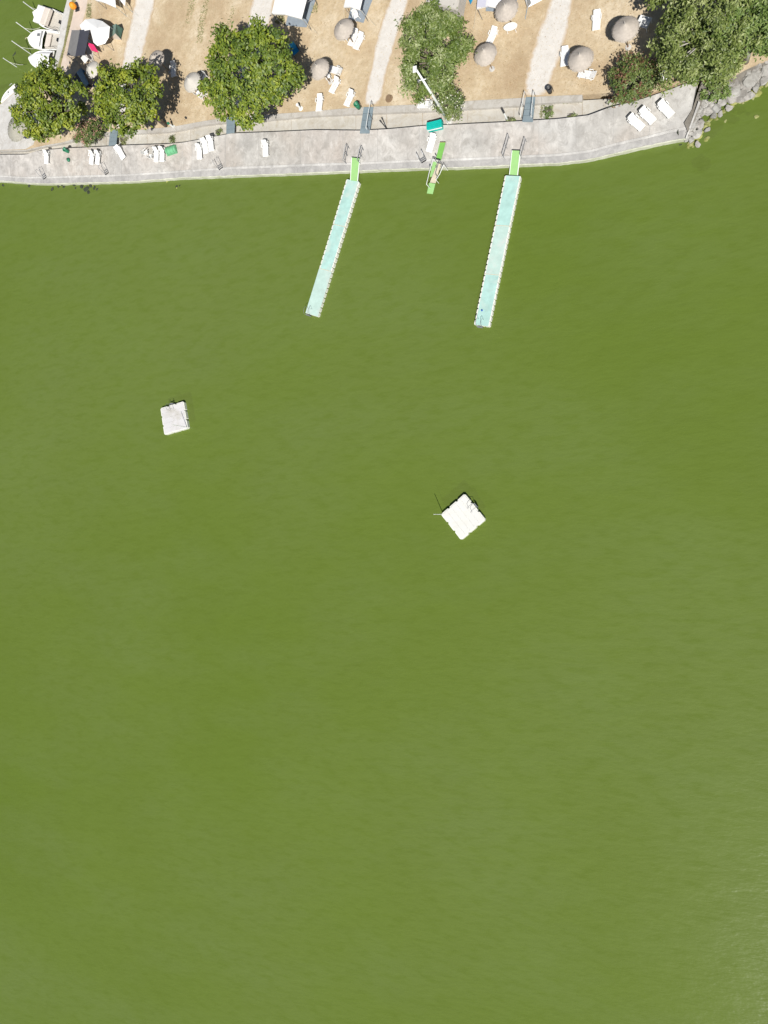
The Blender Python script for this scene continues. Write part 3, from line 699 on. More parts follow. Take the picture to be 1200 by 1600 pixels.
# ------------------------------------------------------------------ parasols
def parasol(px, r, label, mat='thatch', rim=2.35, rise=0.6, fr=True, zb=Z_L, seg=40):
    p = G(px[0], px[1], zb + rim + rise * .35); t = thing('parasol', label, 'parasol', (p.x, p.y, zb), 'straw-coloured parasols', world=False, rz=random.random() * 6)
    prof = [(0.05, rim + rise), (r * .25, rim + rise * .80), (r * .5, rim + rise * .52), (r * .75, rim + rise * .25), (r * .93, rim + .03), (r, rim - .03)]
    low = [(rr, z - .05) for rr, z in reversed(prof)]
    cn = build(MB().lathe(prof + low, seg, jit=.008), 'canopy', mat, t, smooth=True)
    if fr:
        mb = MB()
        for k in range(420):                            # straw ends all over the cone and hanging from the rim
            a = random.random() * 6.2832; q = 1.0 if k < 200 else random.random() ** .5
            rr = r * q; rr1 = rr + random.uniform(.03, .09); ca, sa = math.cos(a), math.sin(a); w_ = .022
            za = rim + rise * (1 - q) ** 1.0 * .98 + .012; zb_ = za - (.08 if q == 1.0 else .035) - .25 * (rr1 - rr)
            T = V(-sa, ca, 0) * w_
            A = V(rr * ca, rr * sa, za); B = V(rr1 * ca, rr1 * sa, zb_)
            mb.add([A - T, A + T, B + T, B - T], [(0, 1, 2, 3)])
        f_ = build(mb, 'straw_fringe', mat, t); f_['kind'] = 'stuff'
    build(MB().tube([(0, 0, 0), (0, 0, rim + rise + .02)], .045, 8), 'pole', 'wood_pole', t)
    build(MB().tube([(0, 0, rim + rise), (.01, 0, rim + rise + .3)], .05, 8, .015), 'finial', 'canopy_pale', t)
    rb = 8
    for k in range(rb):
        a = 6.2832 * k / rb; build(MB().tube([(0.05 * math.cos(a), .05 * math.sin(a), rim + rise - .08), (r * .97 * math.cos(a), r * .97 * math.sin(a), rim - .06)], .018, 4), 'rib', 'wood_pole', t)
    build(MB().lathe([(0, .1), (.22, .1), (.26, .0), (.26, -.02)], 16), 'base', 'pad_concrete', t)
parasol((297.5, 126), .98, 'pale grey straw parasol beside chairs left of the largest tree', 'canopy_pale')
parasol((241.5, 91), .95, 'straw parasol half in tree shadow beside a single lounger')
parasol((497, 105.5), .97, 'straw parasol between the largest tree and the small white table')
parasol((535, 43), .97, 'straw parasol below the middle white awning')
parasol((757, 82), .95, 'straw parasol between the olive tree and the right gravel path')
parasol((790, 12), .97, 'straw parasol at the top edge overlapping a lilac-white awning')
parasol((906.5, 89.5), .99, 'straw parasol between two loungers beside the right gravel path')
parasol((977, 42), 1.0, 'straw parasol nearest the big trees at top right', rim=2.6)
parasol((142, 107), .88, 'off-white parasol beside the dark awning and blue tent', 'canopy_pale', 2.45, .5)
parasol((24, 198), 1.55, 'largest mossy grey straw parasol on the concrete at far left', 'thatch_old', 2.1, .7)

# ------------------------------------------------------------------ awnings, tents and camping things
def awning(roof_px, z, ridge, label, mat='tent_white', floor_px=None, zg=Z_L, extra=None, cat='awning', name='awning'):
    P = [G(x, y, z) for x, y in roof_px]; c = sum(P, V(0, 0, 0)) / len(P)
    t = thing(name, label, cat, (c.x, c.y, zg))
    a, b, c_, d = P                                     # near-left, near-right, far-right, far-left
    r0, r1 = (a + b) / 2 + V(0, 0, ridge), (c_ + d) / 2 + V(0, 0, ridge)
    mb = MB(); mb.sheet([a, r0, r1, d], .03); mb.sheet([r0, b, c_, r1], .03); build(mb, 'roof', mat, t)
    va = MB(); dn = V(0, 0, -.16)
    for u, v in ((a, r0), (r0, b)): va.add([u + V(0, -.02, 0), v + V(0, -.02, 0), v + dn + V(0, -.02, 0), u + dn + V(0, -.02, 0), u, v, v + dn, u + dn], [(3, 2, 1, 0), (4, 5, 6, 7), (0, 1, 5, 4), (3, 7, 6, 2)])
    build(va, 'valance', mat, t)
    for q in P:
        i = q.lerp(c, .03); build(MB().tube([V(i.x, i.y, zg), V(i.x, i.y, z)], .03, 6), 'pole', 'grey_steel', t)
    for q, s in ((a, -1), (b, 1)):
        build(MB().tube([q, V(q.x + s * .8, q.y - .6, zg + .02)], .01, 4), 'guy_rope', 'rope', t)
    if floor_px:
        build(MB().prism([(G(x, y, zg).x, G(x, y, zg).y) for x, y in floor_px], zg + .005, zg + .03), 'groundsheet', 'groundsheet', t)
    return t
awning([(424.5, 21), (471.5, 29), (489, -38), (439, -44)], 2.9, .3, 'large white awning over a blue-grey groundsheet at the top', floor_px=[(446, 40), (479, 43), (500, -20), (462, -22)])
awning([(537, 10.5), (562.5, 15), (575, -38), (549, -42)], 2.8, .25, 'middle white awning open at the front with a grey groundsheet', floor_px=[(544, 30), (568, 36), (576, 15), (590, -20), (556, -20)])
t = awning([(745, 13), (783, 13), (790, -38), (751, -38)], 2.6, .4, 'lilac and white arched awning behind a straw parasol', 'tent_white', floor_px=[(759, 17.5), (776, 18.5), (806, 10), (812, -20), (758, -20)])
a, b = G(745, 12, 2.6), G(764, 12, 2.85); r_, s_ = G(751, -38, 2.6), G(770, -38, 2.85)
build(MB().sheet([a + V(0, 0, .06), b + V(0, 0, .16), s_ + V(0, 0, .16), r_ + V(0, 0, .06)], .02), 'roof_panel', 'tent_lilac', t)
awning([(149, 0), (181, 11.5), (176, -45), (146, -50)], 2.6, .3, 'white awning cut by the top edge at upper left')
awning([(186, -2), (195, 9), (200, -40), (185, -40)], 2.2, .1, 'narrow white side tent at the upper left edge')
def tent(base_px, top_px, ztop, label, mats, name='tent', zg=Z_L, entry=None):
    B = [G(x, y, zg) for x, y in base_px]; c = sum(B, V(0, 0, 0)) / len(B); T = [G(x, y, zt) for (x, y), zt in zip(top_px, ztop)]
    t = thing(name, label, 'tent', (c.x, c.y, zg)); n = len(B); k = len(T)
    def near(p): return min(T, key=lambda q: (q - p).length_squared - 0)
    for i in range(n):
        p, q = B[i], B[(i+1) % n]; u, v = near(p), near(q)
        pts = [p, q, v] + ([u] if u is not v else [])
        mb = MB(); m = V(0, 0, 0)
        mb.sheet(pts, .02); build(mb, 'panel', mats[i % len(mats)], t)
    return t
# big white tarp shelter on the left: a faceted roof over poles
def tarp(pts, peak, label, mat, name='tarp_shelter', zg=Z_L):
    P = [G(*p) for p in pts]; pk = G(*peak); t = thing(name, label, 'shelter', (pk.x, pk.y, zg))
    for i in range(len(P)):
        build(MB().sheet([pk, P[i], P[(i+1) % len(P)]], .02), 'panel', mat[i % len(mat)], t)
    for p in P[::2] + [pk]: build(MB().tube([V(p.x, p.y, zg), p], .03, 6), 'pole', 'grey_steel', t)
    return t
tarp([(124.5, 39, 2.8), (133, 30.5, 2.8), (146, 29, 2.7), (160, 33, 2.6), (171.5, 41.5, 2.5), (170, 58, 2.4), (164, 68, 2.3), (152, 71.5, 2.3), (146, 66, 2.5), (141, 46, 2.8), (128, 49, 2.8)], (152, 44, 3.2), 'big white faceted tarp shelter between dark awning and green tent', ['tent_white'])
t = thing('dark_awning', 'dark grey and navy ridge awning beside the marina quay', 'awning', G(120, 70, Z_L))
R0, R1 = G(125, 47, 3.2), G(117.5, 88, 3.2)
build(MB().sheet([R0, G(112, 47, 2.6), G(104.5, 86, 2.6), R1], .025), 'roof_slope', 'tent_grey', t)
build(MB().sheet([R0, R1, G(132, 86, 2.5), G(140.5, 45, 2.5)], .025), 'roof_slope', 'tent_navy', t)
for x, y in ((112, 47), (104.5, 86), (132, 86), (140.5, 45)):
    q = G(x, y, 2.5); build(MB().tube([V(q.x, q.y, Z_L), q], .03, 6), 'pole', 'grey_steel', t)
q = [G(x, y, Z_L + .05) for x, y in ((137, 60), (145, 68), (146, 95), (139, 96), (134, 75))]
o = build(MB().prism([(v.x, v.y) for v in q], Z_L + .01, Z_L + .05), 'groundsheet', 'canopy_pale', t)
# towel on a line
def line_towel():
    a, b = G(135, 66, 2.2), G(143, 79, 2.0); t = thing('hanging_towel', 'bright pink-red towel between dark awning and white shelter', 'towel', V((a.x + b.x)/2, (a.y + b.y)/2, Z_L))
    m = MB(); d = V(.75, -.25, -.3)
    m.sheet([a, b, b + d, a + d], .02); m.sheet([a, a - d * .5 + V(0, 0, -.7), b - d * .5 + V(0, 0, -.7), b], .02)
    build(m, 'cloth', 'pink_cloth', t); build(MB().tube([a - (b-a) * .4, b + (b-a) * .4], .012, 4), 'washing_line', 'rope', t)
    for q in (a - (b-a) * .4, b + (b-a) * .4): build(MB().tube([V(q.x, q.y, Z_L), q], .025, 5), 'pole', 'grey_steel', t)
line_towel()
t = thing('ridge_tent', 'small green ridge tent on bare ground right of the white shelter', 'tent', G(181, 50, Z_L))
r0, r1 = G(181, 38, 2.4), G(177.5, 50, 2.4)
e = [G(171.5, 42, 1.1), G(172, 59, 1.1), G(188, 61, 1.1), G(192, 45, 1.1)]; r0, r1 = G(181.5, 37, 2.3), G(180, 52, 2.3)
build(MB().sheet([r0, e[0], e[1], r1], .02), 'roof_slope', 'tent_palegreen', t); build(MB().sheet([r0, r1, e[2], e[3]], .02), 'roof_slope', 'tent_green', t)
build(MB().sheet([r1, e[1], e[1] + V(0, 0, -.2), e[2] + V(0, 0, -.2), e[2]], .02), 'door_flap', 'beige_canvas', t)
build(MB().sheet([r0, e[3], e[3] + V(0, 0, -.2), e[0] + V(0, 0, -.2), e[0]], .02), 'end_panel', 'tent_green', t)
t = thing('ridge_tent', 'dark blue tent in tree shade, its sunlit side coloured lighter blue, its shaded side navy', 'tent', G(126, 125, Z_L))
e = [G(112.5, 124, 1.5), G(125, 145, 1.5), G(139, 131, 1.5), G(126, 106, 1.6)]
r0, r1 = G(119.5, 113, 2.6), G(133, 136, 2.6)
build(MB().sheet([r0, e[0], e[1], r1], .02), 'roof_slope', 'tent_navy', t); build(MB().sheet([r0, r1, e[2], e[3]], .02), 'roof_slope', 'tent_blue', t)  # sunlit slope coloured lighter blue, shaded slope coloured navy
build(MB().sheet([r1, e[1], V(e[1].x, e[1].y, Z_L), V(e[2].x, e[2].y, Z_L), e[2]], .02), 'end_panel', 'tent_navy', t)
build(MB().sheet([r0, e[3], V(e[3].x, e[3].y, Z_L), V(e[0].x, e[0].y, Z_L), e[0]], .02), 'end_panel', 'tent_blue', t)
t = thing('ridge_tent', 'pointed white tent at the top edge left of the right path', 'tent', G(838, -10, Z_L))
e = [G(819, -6, 1.6), G(824, 12, 1.4), G(847, 0, 1.6), G(845, -22, 1.6)]; r0, r1 = G(822, -25, 2.4), G(830, 5, 2.2)
build(MB().sheet([r0, e[0], e[1], r1], .02), 'roof_slope', 'tent_white', t); build(MB().sheet([r0, r1, e[1], e[2], e[3]], .02), 'roof_slope', 'tent_white', t)
build(MB().tube([e[1], V(e[1].x - .3, e[1].y - .6, Z_L)], .012, 4), 'guy_rope', 'bright_blue', t)
t = thing('ridge_tent', 'blue tent tip at the top edge right of the olive tree', 'tent', G(734, -8, Z_L))
e = [G(728, -10, 1.2), G(735, 7, 1.1), G(744, -10, 1.2)]; r0 = G(736, -20, 2.2)
build(MB().sheet([r0, e[0], e[1]], .02), 'roof_slope', 'bright_blue', t); build(MB().sheet([r0, e[1], e[2]], .02), 'roof_slope', 'bright_blue', t)
def caravan():
    c = G(696, 4, 3.0); t = thing('caravan', 'pale grey caravan roof behind the olive tree at the top', 'caravan', (c.x, c.y, Z_L))
    A = [G(x, y, 3.1) for x, y in ((664, 2), (714, 15), (722, -30), (672, -36))]
    cc = sum(A, V(0, 0, 0)) / 4; inn = [p.lerp(cc, .06) for p in A]
    mb = MB(); mb.add([V(p.x, p.y, Z_L + .5) for p in A] + [V(p.x, p.y, 2.95) for p in A] + [V(p.x, p.y, 3.12) for p in inn], [(4, 5, 9, 8), (5, 6, 10, 9), (6, 7, 11, 10), (7, 4, 8, 11), (8, 9, 10, 11), (0, 1, 5, 4), (1, 2, 6, 5), (2, 3, 7, 6), (3, 0, 4, 7), (3, 2, 1, 0)])
    build(mb, 'body', 'canopy_pale', t)
    v = cc; build(MB().box((v.x, v.y, 3.16), (.5, .5, .08), .2, bev=.02), 'roof_vent', 'white_plastic', t)
    w0, w1 = A[0].lerp(A[1], .25), A[0].lerp(A[1], .65)
    build(MB().box(((w0.x + w1.x)/2, (w0.y + w1.y)/2 - .02, 2.1), ((w1 - w0).length, .04, .6), math.atan2((w1-w0).y, (w1-w0).x)), 'window', 'dark_steel', t)
    for f in (.3, .42):
        for s in (A[0].lerp(A[1], f), A[3].lerp(A[2], f)):
            build(MB().tube([V(s.x, s.y - .08, Z_L + .32), V(s.x, s.y + .12, Z_L + .32)], .32, 14), 'wheel', 'black_rubber', t)
caravan()
def folding_rack():
    p = G(487, 9, Z_L); t = thing('drying_rack', 'grey metal drying rack beside the large white awning', 'rack', (p.x, p.y, Z_L), world=False, rz=.35)
    for s in (-1, 1):
        build(MB().tube([(s * .6, -.35, 0), (s * .6, .3, .95)], .025, 6), 'leg', 'dark_steel', t); build(MB().tube([(s * .6, .35, 0), (s * .6, -.3, .95)], .025, 6), 'leg', 'dark_steel', t)
        build(MB().tube([(-.85, s * .3, .95), (.85, s * .3, .95)], .025, 6), 'side_bar', 'grey_steel', t)
    for k in range(7): build(MB().tube([(-.8 + 1.6 * k / 6, -.3, .95), (-.8 + 1.6 * k / 6, .3, .95)], .012, 5), 'wire', 'white_steel', t)
folding_rack()
def lump(px, z, size, name, label, cat, mat, seed=1, part='body', detail=None):
    random.seed(seed); p = G(px[0], px[1], z + size[2] * .5); t = thing(name, label, cat, (p.x, p.y, z), world=False, rz=random.random() * 3)
    mb = MB(); n = 12; prof = [(0.3, 0.0), (.48, .12), (.5, .45), (.42, .8), (.22, .97), (.02, 1.0)]
    mb.lathe([(r, zz) for r, zz in prof], n, jit=.09); mb.v = [V(v.x * size[0] * 1.1, v.y * size[1] * 1.1, v.z * size[2]) for v in mb.v]
    build(mb, part, mat, t, smooth=True)
    if detail: detail(t, size)
    return t
def straps(t, s):
    build(MB().tube([(-.2 * s[0], 0, s[2] * .9), (-.12 * s[0], 0, s[2] * 1.25), (.12 * s[0], 0, s[2] * 1.25), (.2 * s[0], 0, s[2] * .9)], .02, 5), 'handle', 'dark_steel', t)
lump((150, 133), Z_L, (.75, .6, .5), 'beach_bag', 'blue beach bag in the shade between the two left trees', 'bag', 'deep_blue', 3, detail=straps)
# blue camping chair in shade of the largest tree
p = G(460, 78, Z_L + .6); t = thing('camping_chair', 'bright blue camping chair in the shade of the largest tree', 'chair', (p.x, p.y, Z_L), world=False, rz=.5)
build(MB().sheet([(-.35, -.3, .45), (.35, -.3, .45), (.35, .25, .4), (-.35, .25, .4)], .03), 'seat', 'bright_blue', t)
build(MB().sheet([(-.35, .25, .4), (.35, .25, .4), (.36, .5, 1.0), (-.36, .5, 1.0)], .03), 'backrest', 'bright_blue', t)
for s in (-1, 1):
    build(MB().tube([(s * .38, -.32, 0), (s * .38, .3, .62)], .02, 5), 'leg', 'dark_steel', t); build(MB().tube([(s * .38, .34, 0), (s * .38, -.34, .62)], .02, 5), 'leg', 'dark_steel', t)
    build(MB().box((s * .4, 0, .64), (.08, .6, .03)), 'armrest', 'dark_steel', t)
# orange covered outboard / bin on the quay
p = G(114, 9, 1.6); t = thing('covered_motor', 'orange-yellow covered object on the marina quay at the top', 'cover', (p.x, p.y, Z_L), world=False)
build(MB().lathe([(.0, 1.15), (.2, 1.1), (.34, .9), (.36, .6), (.3, .45), (.0, .45)], 14, jit=.06), 'cover', 'orange', t, smooth=True)
build(MB().tube([(0, 0, 0), (0, 0, .55)], .1, 8), 'stand', 'dark_steel', t)
build(MB().box((0, 0, .03), (.6, .45, .06)), 'foot', 'dark_steel', t)
# teal box and green tub on the apron
def teal_box():
    P = [GA(x, y) for x, y in ((670, 202.5), (693, 202), (693, 196), (670, 196.5))]
    c = sum(P, V(0, 0, 0)) / 4; t = thing('storage_box', 'teal-green storage box with slatted lid on the apron edge', 'box', (c.x, c.y, c.z - .05), world=False, rz=.02)
    Lx = 1.38; Ly = .62
    build(MB().box((0, 0, .3), (Lx, Ly, .6), bev=.02), 'body', 'teal_paint', t)
    for k in range(4): build(MB().box((0, (k - 1.5) * Ly / 4, .635), (Lx + .06, Ly / 4 - .015, .05)), 'lid_slat', 'teal_paint', t)
    build(MB().box((0, -Ly/2 - .03, .42), (Lx + .02, .03, .12)), 'front_trim', 'white_plastic', t)
    for s in (-1, 1): build(MB().box((s * .5, Ly/2 + .015, .6), (.12, .03, .08)), 'hinge', 'dark_steel', t)
teal_box()
def tub():
    p = GA(269, 235); t = thing('overturned_boat_tub', 'green rounded plastic tub lying on the apron beside loungers', 'tub', p, world=False, rz=.07)
    mb = MB(); n = 14; vs = []; fs = []; L = 1.3; secs = [(-.5, .34), (-.47, .42), (-.2, .44), (.2, .44), (.47, .42), (.5, .34)]
    for x, r in secs:
        for k in range(n):
            a = math.pi * k / (n - 1); vs.append(V(x * L, r * math.cos(a), r * 1.15 * math.sin(a)))
    for i in range(len(secs) - 1):
        fs += [(i*n + k, i*n + k+1, (i+1)*n + k+1, (i+1)*n + k) for k in range(n-1)]
    fs += [tuple(range(n)), tuple((len(secs)-1)*n + k for k in range(n-1, -1, -1))]
    mb.add(vs, fs); build(mb, 'shell', 'tub_green', t, smooth=False)
    for x in (-.3, 0, .3):
        build(MB().tube([V(x * L, .45 * math.cos(a), .03 + .51 * math.sin(a)) for a in [math.pi * k / 10 for k in range(11)]], .018, 5), 'rib', 'tub_green', t)
    build(MB().box((0, 0, .0), (L * 1.03, .94, .05)), 'rim', 'tub_green', t)
tub()
def bin_(px, lab, h=.8, mat='bin_green'):
    p = G(*px, Z_L); t = thing('litter_bin', lab, 'bin', p, world=False)
    build(MB().lathe([(.0, .0), (.19, .0), (.24, h), (.2, h), (.17, .1), (0, .1)], 18), 'body', mat, t, smooth=True)
    build(MB().lathe([(.25, h - .03), (.26, h), (.25, h + .03), (.21, h + .03)], 18), 'rim', mat, t)
    build(MB().tube([(.3, 0, 0), (.3, 0, h + .25)], .025, 6), 'post', 'dark_steel', t)
bin_((561.5, 169), 'small round green litter bin by the left ramp')
bin_((859.5, 144), 'small dark litter bin on the lawn edge right of the right ramp', .7, 'dark_steel')
bin_((109, 238), 'dark green litter bin on the apron edge left of the pinkish shrub', .8)
lump((106.5, 249.5), apron_z(106.5, 249.5), (.42, .36, .3), 'beach_bag', 'small dark green bag on the apron below the litter bin', 'bag', 'bin_green', 5, detail=straps)
# posts
def post(base, zb, h, label, mat, topmat, r=.06, tilt=(0, 0), name='post'):
    p = G(*base, zb); t = thing(name, label, 'post', p, world=False)
    build(MB().tube([(0, 0, -.1), (tilt[0], tilt[1], h)], r, 8), 'shaft', mat, t)
    build(MB().tube([(tilt[0] * .85, tilt[1] * .85, h * .85), (tilt[0] * 1.02, tilt[1] * 1.02, h * 1.02)], r * 1.5, 8), 'cap', topmat, t)
    build(MB().lathe([(0, .04), (r * 2.2, .04), (r * 2.4, 0)], 12), 'base', mat, t)
post((605, 202), Z_CH, 1.7, 'thin dark post standing in the channel right of the left ramp', 'dark_steel', 'dark_steel', .05)
post((794, 190), Z_CH, 1.9, 'white post with a dark cap left of the right ramp', 'white_steel', 'dark_steel', .07)
post((470, 169.5), Z_L, .75, 'short pale bollard light right of the largest tree', 'white_steel', 'white_plastic', .1, name='bollard')
post((271, 198.5), Z_L, .9, 'short bollard with dark green cap beside the kerb', 'white_steel', 'bin_green', .09, name='bollard')
post((608, 154), Z_L, .25, 'small brown stump on the lawn right of the left ramp', 'wood_pole', 'wood_pole', .16, name='stump')
post((291, 184.5), Z_L, .2, 'tiny dark stake in the lawn left of the largest tree', 'dark_steel', 'dark_steel', .05, name='stake')
def lamp():
    p = G(702.5, 191, Z_CH); t = thing('lamp_post', 'tall white lamp post rising past the olive tree', 'lamp post', p, world=False)
    h = 9.1
    build(MB().tube([(0, 0, .0), (0, 0, h)], .15, 14, .075), 'shaft', 'white_steel', t, smooth=True)
    build(MB().lathe([(0, .9), (.17, .9), (.2, .85), (.2, 0)], 14), 'base_sleeve', 'white_plastic', t)
    build(MB().lathe([(0, .1), (.34, .1), (.36, 0)], 16), 'foundation', 'pad_concrete', t)
    build(MB().box((0, -.16, h - .05), (.32, .5, .14), bev=.03), 'lamp_head', 'white_plastic', t)
    build(MB().tube([(-.35, 0, h - 1.9), (.3, 0, h - 1.9)], .04, 8), 'cross_arm', 'white_steel', t)
    build(MB().box((-.36, 0, h - 1.95), (.16, .2, .2), bev=.02), 'floodlight', 'grey_steel', t)
    build(MB().box((.2, -.14, 1.4), (.2, .14, .4)), 'switch_box', 'white_plastic', t)
    build(MB().box((-.16, 0, 3.2), (.14, .14, .3)), 'junction_box', 'dark_steel', t)
lamp()

# ------------------------------------------------------------------ boats in the marina
def boat(bow, stern, width, label, style):
    A, B = G(*bow, .5), G(*stern, .5); d = (A - B); L = math.hypot(d.x, d.y); rz = math.atan2(d.y, d.x); c = (A + B) / 2
    t = thing('motor_boat', label, 'boat', (c.x, c.y, 0), 'white motor boats at the marina quay', world=False, rz=rz)
    secs = []; n = 12; m = 9
    for i in range(n + 1):
        u = i / n; x = -L/2 + L * u
        wd = width / 2 * (min(1, .9 + .25 * u) if u < .45 else max(.03, (1 - ((u - .45) / .55) ** (2.2 if style != 1 else 3.6)) ** .75))
        secs.append((x, wd, .55 + .28 * u ** 2))
    vs = []; fs = []
    for x, wd, sh in secs:
        for k in range(m):
            a = math.pi * k / (m - 1); vs.append(V(x, wd * math.cos(a), sh - (sh + .3) * math.sin(a) ** .6))
    for i in range(n): fs += [(i*m + k, (i+1)*m + k, (i+1)*m + k+1, i*m + k+1) for k in range(m-1)]
    fs.append(tuple(range(m)))
    build(MB().add(vs, fs), 'hull', 'gelcoat', t, smooth=True)
    def deck(i0, i1, inset, z, mat, name, crown=0.0):
        mb = MB(); v = []; f = []
        for x, wd, sh in secs[i0:i1+1]:
            w_ = max(.01, wd - inset); v += [V(x, w_, sh + z), V(x, 0, sh + z + crown), V(x, -w_, sh + z)]
        for i in range(i1 - i0): f += [(3*i, 3*i+1, 3*i+4, 3*i+3), (3*i+1, 3*i+2, 3*i+5, 3*i+4)]
        o = build(mb.add(v, f), name, mat, t); return o
    for s in (1, -1):
        build(MB().tube([V(x, s * wd, sh) for x, wd, sh in secs], .06, 6), 'gunwale', 'gelcoat', t)
    deck(6, n, .02, .02, 'gelcoat', 'foredeck', .12)
    deck(0, 6, .1, -.35, 'boat_floor', 'cockpit_floor')
    if style == 0:      # cabin cruiser with beige cover
        build(MB().box((-L * .02, 0, .85), (L * .2, width * .86, .55), bev=.08), 'canvas_cover', 'beige_canvas', t)
        build(MB().box((L * .22, 0, .8), (L * .3, width * .9, .5), bev=.1), 'cabin', 'gelcoat', t)
    if style == 1:      # open runabout with windscreen and seats
        build(MB().box((L * .05, 0, .8), (.05, width * .8, .35), M=Matrix.Rotation(-.5, 3, 'Y')), 'windscreen', 'grey_steel', t)
        build(MB().box((-L * .12, 0, .45), (L * .16, width * .62, .2), bev=.04), 'seat', 'beige_canvas', t)
        build(MB().box((L * .16, -width * .2, .82), (.4, .3, .06)), 'deck_hatch', 'grey_steel', t)
        build(MB().tube([(L * .5, 0, .85), (L * .5 + .25, 0, .9), (L * .5 + .3, .2, .95)], .03, 6), 'bow_anchor', 'old_wood', t)
    if style == 2:      # covered with a white tarpaulin
        mb = MB(); v = []; f = []
        for x, wd, sh in secs[1:-1]: v += [V(x, wd + .05, sh - .12), V(x, wd * .55, sh + .3), V(x, 0, sh + .42), V(x, -wd * .55, sh + .3), V(x, -wd - .05, sh - .12)]
        for i in range(n - 2): f += [(5*i + k, 5*i + k+1, 5*i + k+6, 5*i + k+5) for k in range(4)]
        f += [(0, 5, 1), ] if False else []
        build(MB().add(v, f), 'tarpaulin', 'tent_white', t)
    if style == 3:
        build(MB().box((-L * .1, 0, .6), (L * .4, width * .5, .2), bev=.05), 'bench', 'gelcoat', t)
    mo = build(MB().box((-L/2 - .18, 0, .65), (.4, .36, .5), bev=.08), 'outboard_motor', 'black_rubber', t)
    build(MB().box((-L/2 - .2, 0, -.1), (.18, .12, 1.0)), 'motor_leg', 'black_rubber', mo)
    for s in (-1, 1):
        build(MB().tube([(-L * .46, s * width * .4, .6), (-L * .46, s * width * .4, .95), (-L * .3, s * width * .42, .98)], .022, 5), 'stern_rail', 'dark_steel' if style < 2 else 'grey_steel', t)
    return t
boat((55.5, 22), (95.5, 36), 2.2, 'white cabin boat with a beige canvas cover, uppermost at the quay', 0)
boat((47.5, 62), (92, 64), 2.2, 'white open boat with pointed bow, second from the top at the quay', 1)
boat((49, 95), (84, 93), 2.0, 'boat under a white tarpaulin touching the leftmost tree', 2)
boat((6, 162), (27, 138), 1.5, 'white boat with only its bow showing left of the leftmost tree', 3)
def pile(base, h, rope_to, label, lean=(0, 0)):
    p = G(*base, 0); t = thing('mooring_pole', label, 'mooring pole', p, 'white mooring poles by the boats')
    top = p + V(lean[0], lean[1], h)
    build(MB().tube([p - V(0, 0, 1.5), top], .05, 8), 'shaft', 'white_steel', t)
    q = G(*rope_to, .8); m_ = p.lerp(top, .55); mid = (m_ + q) / 2 - V(0, 0, .25)
    build(MB().tube([m_, m_.lerp(mid, .5) - V(0, 0, .08), mid, mid.lerp(q, .5) - V(0, 0, .05), q], .022, 5), 'mooring_rope', 'rope', t)
pile((57, 18.5), 1.9, (58, 14), 'white mooring pole off the uppermost boat')
pile((54, 55.5), 2.6, (63, 43), 'white mooring pole between the two upper boats')
pile((49, 85), 2.75, (62, 75), 'white mooring pole above the tarpaulin-covered boat')
pile((26, 104.5), 1.9, (36, 101), 'white mooring pole at the edge of the leftmost tree')

# ------------------------------------------------------------------ rocks
def rock_mesh(seed, flat=.55):
    rnd = random.Random(seed); bm = bmesh.new()
    bmesh.ops.create_icosphere(bm, subdivisions=3, radius=1.0)
    pl = [(Vector((rnd.uniform(-1, 1), rnd.uniform(-1, 1), rnd.uniform(-.6, 1))).normalized(), rnd.uniform(.4, .68)) for _ in range(8)] + [(Vector((rnd.gauss(0, .15), rnd.gauss(0, .15), 1)).normalized(), rnd.uniform(.4, .6))]
    for v in bm.verts:
        for nn, dd in pl:
            k = v.co.dot(nn) - dd
            if k > 0: v.co -= nn * k * .985
        v.co *= 1 + rnd.uniform(-.03, .03); v.co.z *= flat
    me = bpy.data.meshes.new('rock'); bm.to_mesh(me); bm.free(); return me
ROCKS = {}
for mname in ('rock_stone', 'mossy_stone', 'dark_stone'):
    ROCKS[mname] = []
    for s in range(7):
        me = rock_mesh(s * 3 + 1); me.materials.append(MATS[mname]); ROCKS[mname].append(me)
def rock(parent, px, z, size, mat, rnd):
    o = bpy.data.objects.new('rock', rnd.choice(ROCKS[mat])); COL.objects.link(o); o.parent = parent
    o.location = G(px[0], px[1], z) - ROOT[parent.name]
    s = size / 2 / 17.0 * 1.08
    o.scale = (s * rnd.uniform(.85, 1.3), s * rnd.uniform(.75, 1.05), s * rnd.uniform(.8, 1.1)); o.rotation_euler = (rnd.uniform(-.25, .25), rnd.uniform(-.25, .25), rnd.uniform(0, 6.28))
    return o
rnd = random.Random(11)
bank = thing('rock_embankment', 'bank of pale broken boulders at the right end of the apron', 'rocks', G(1120, 170, 0))
bp = [(1071, 226), (1085, 212), (1100, 190), (1118, 172), (1140, 158), (1165, 148), (1185, 132), (1205, 116), (1240, 95), (1290, 72)]
tp = [(1075, 206), (1088, 184), (1096, 160), (1102, 142), (1122, 132), (1146, 128), (1166, 110), (1188, 98), (1225, 78), (1270, 52)]
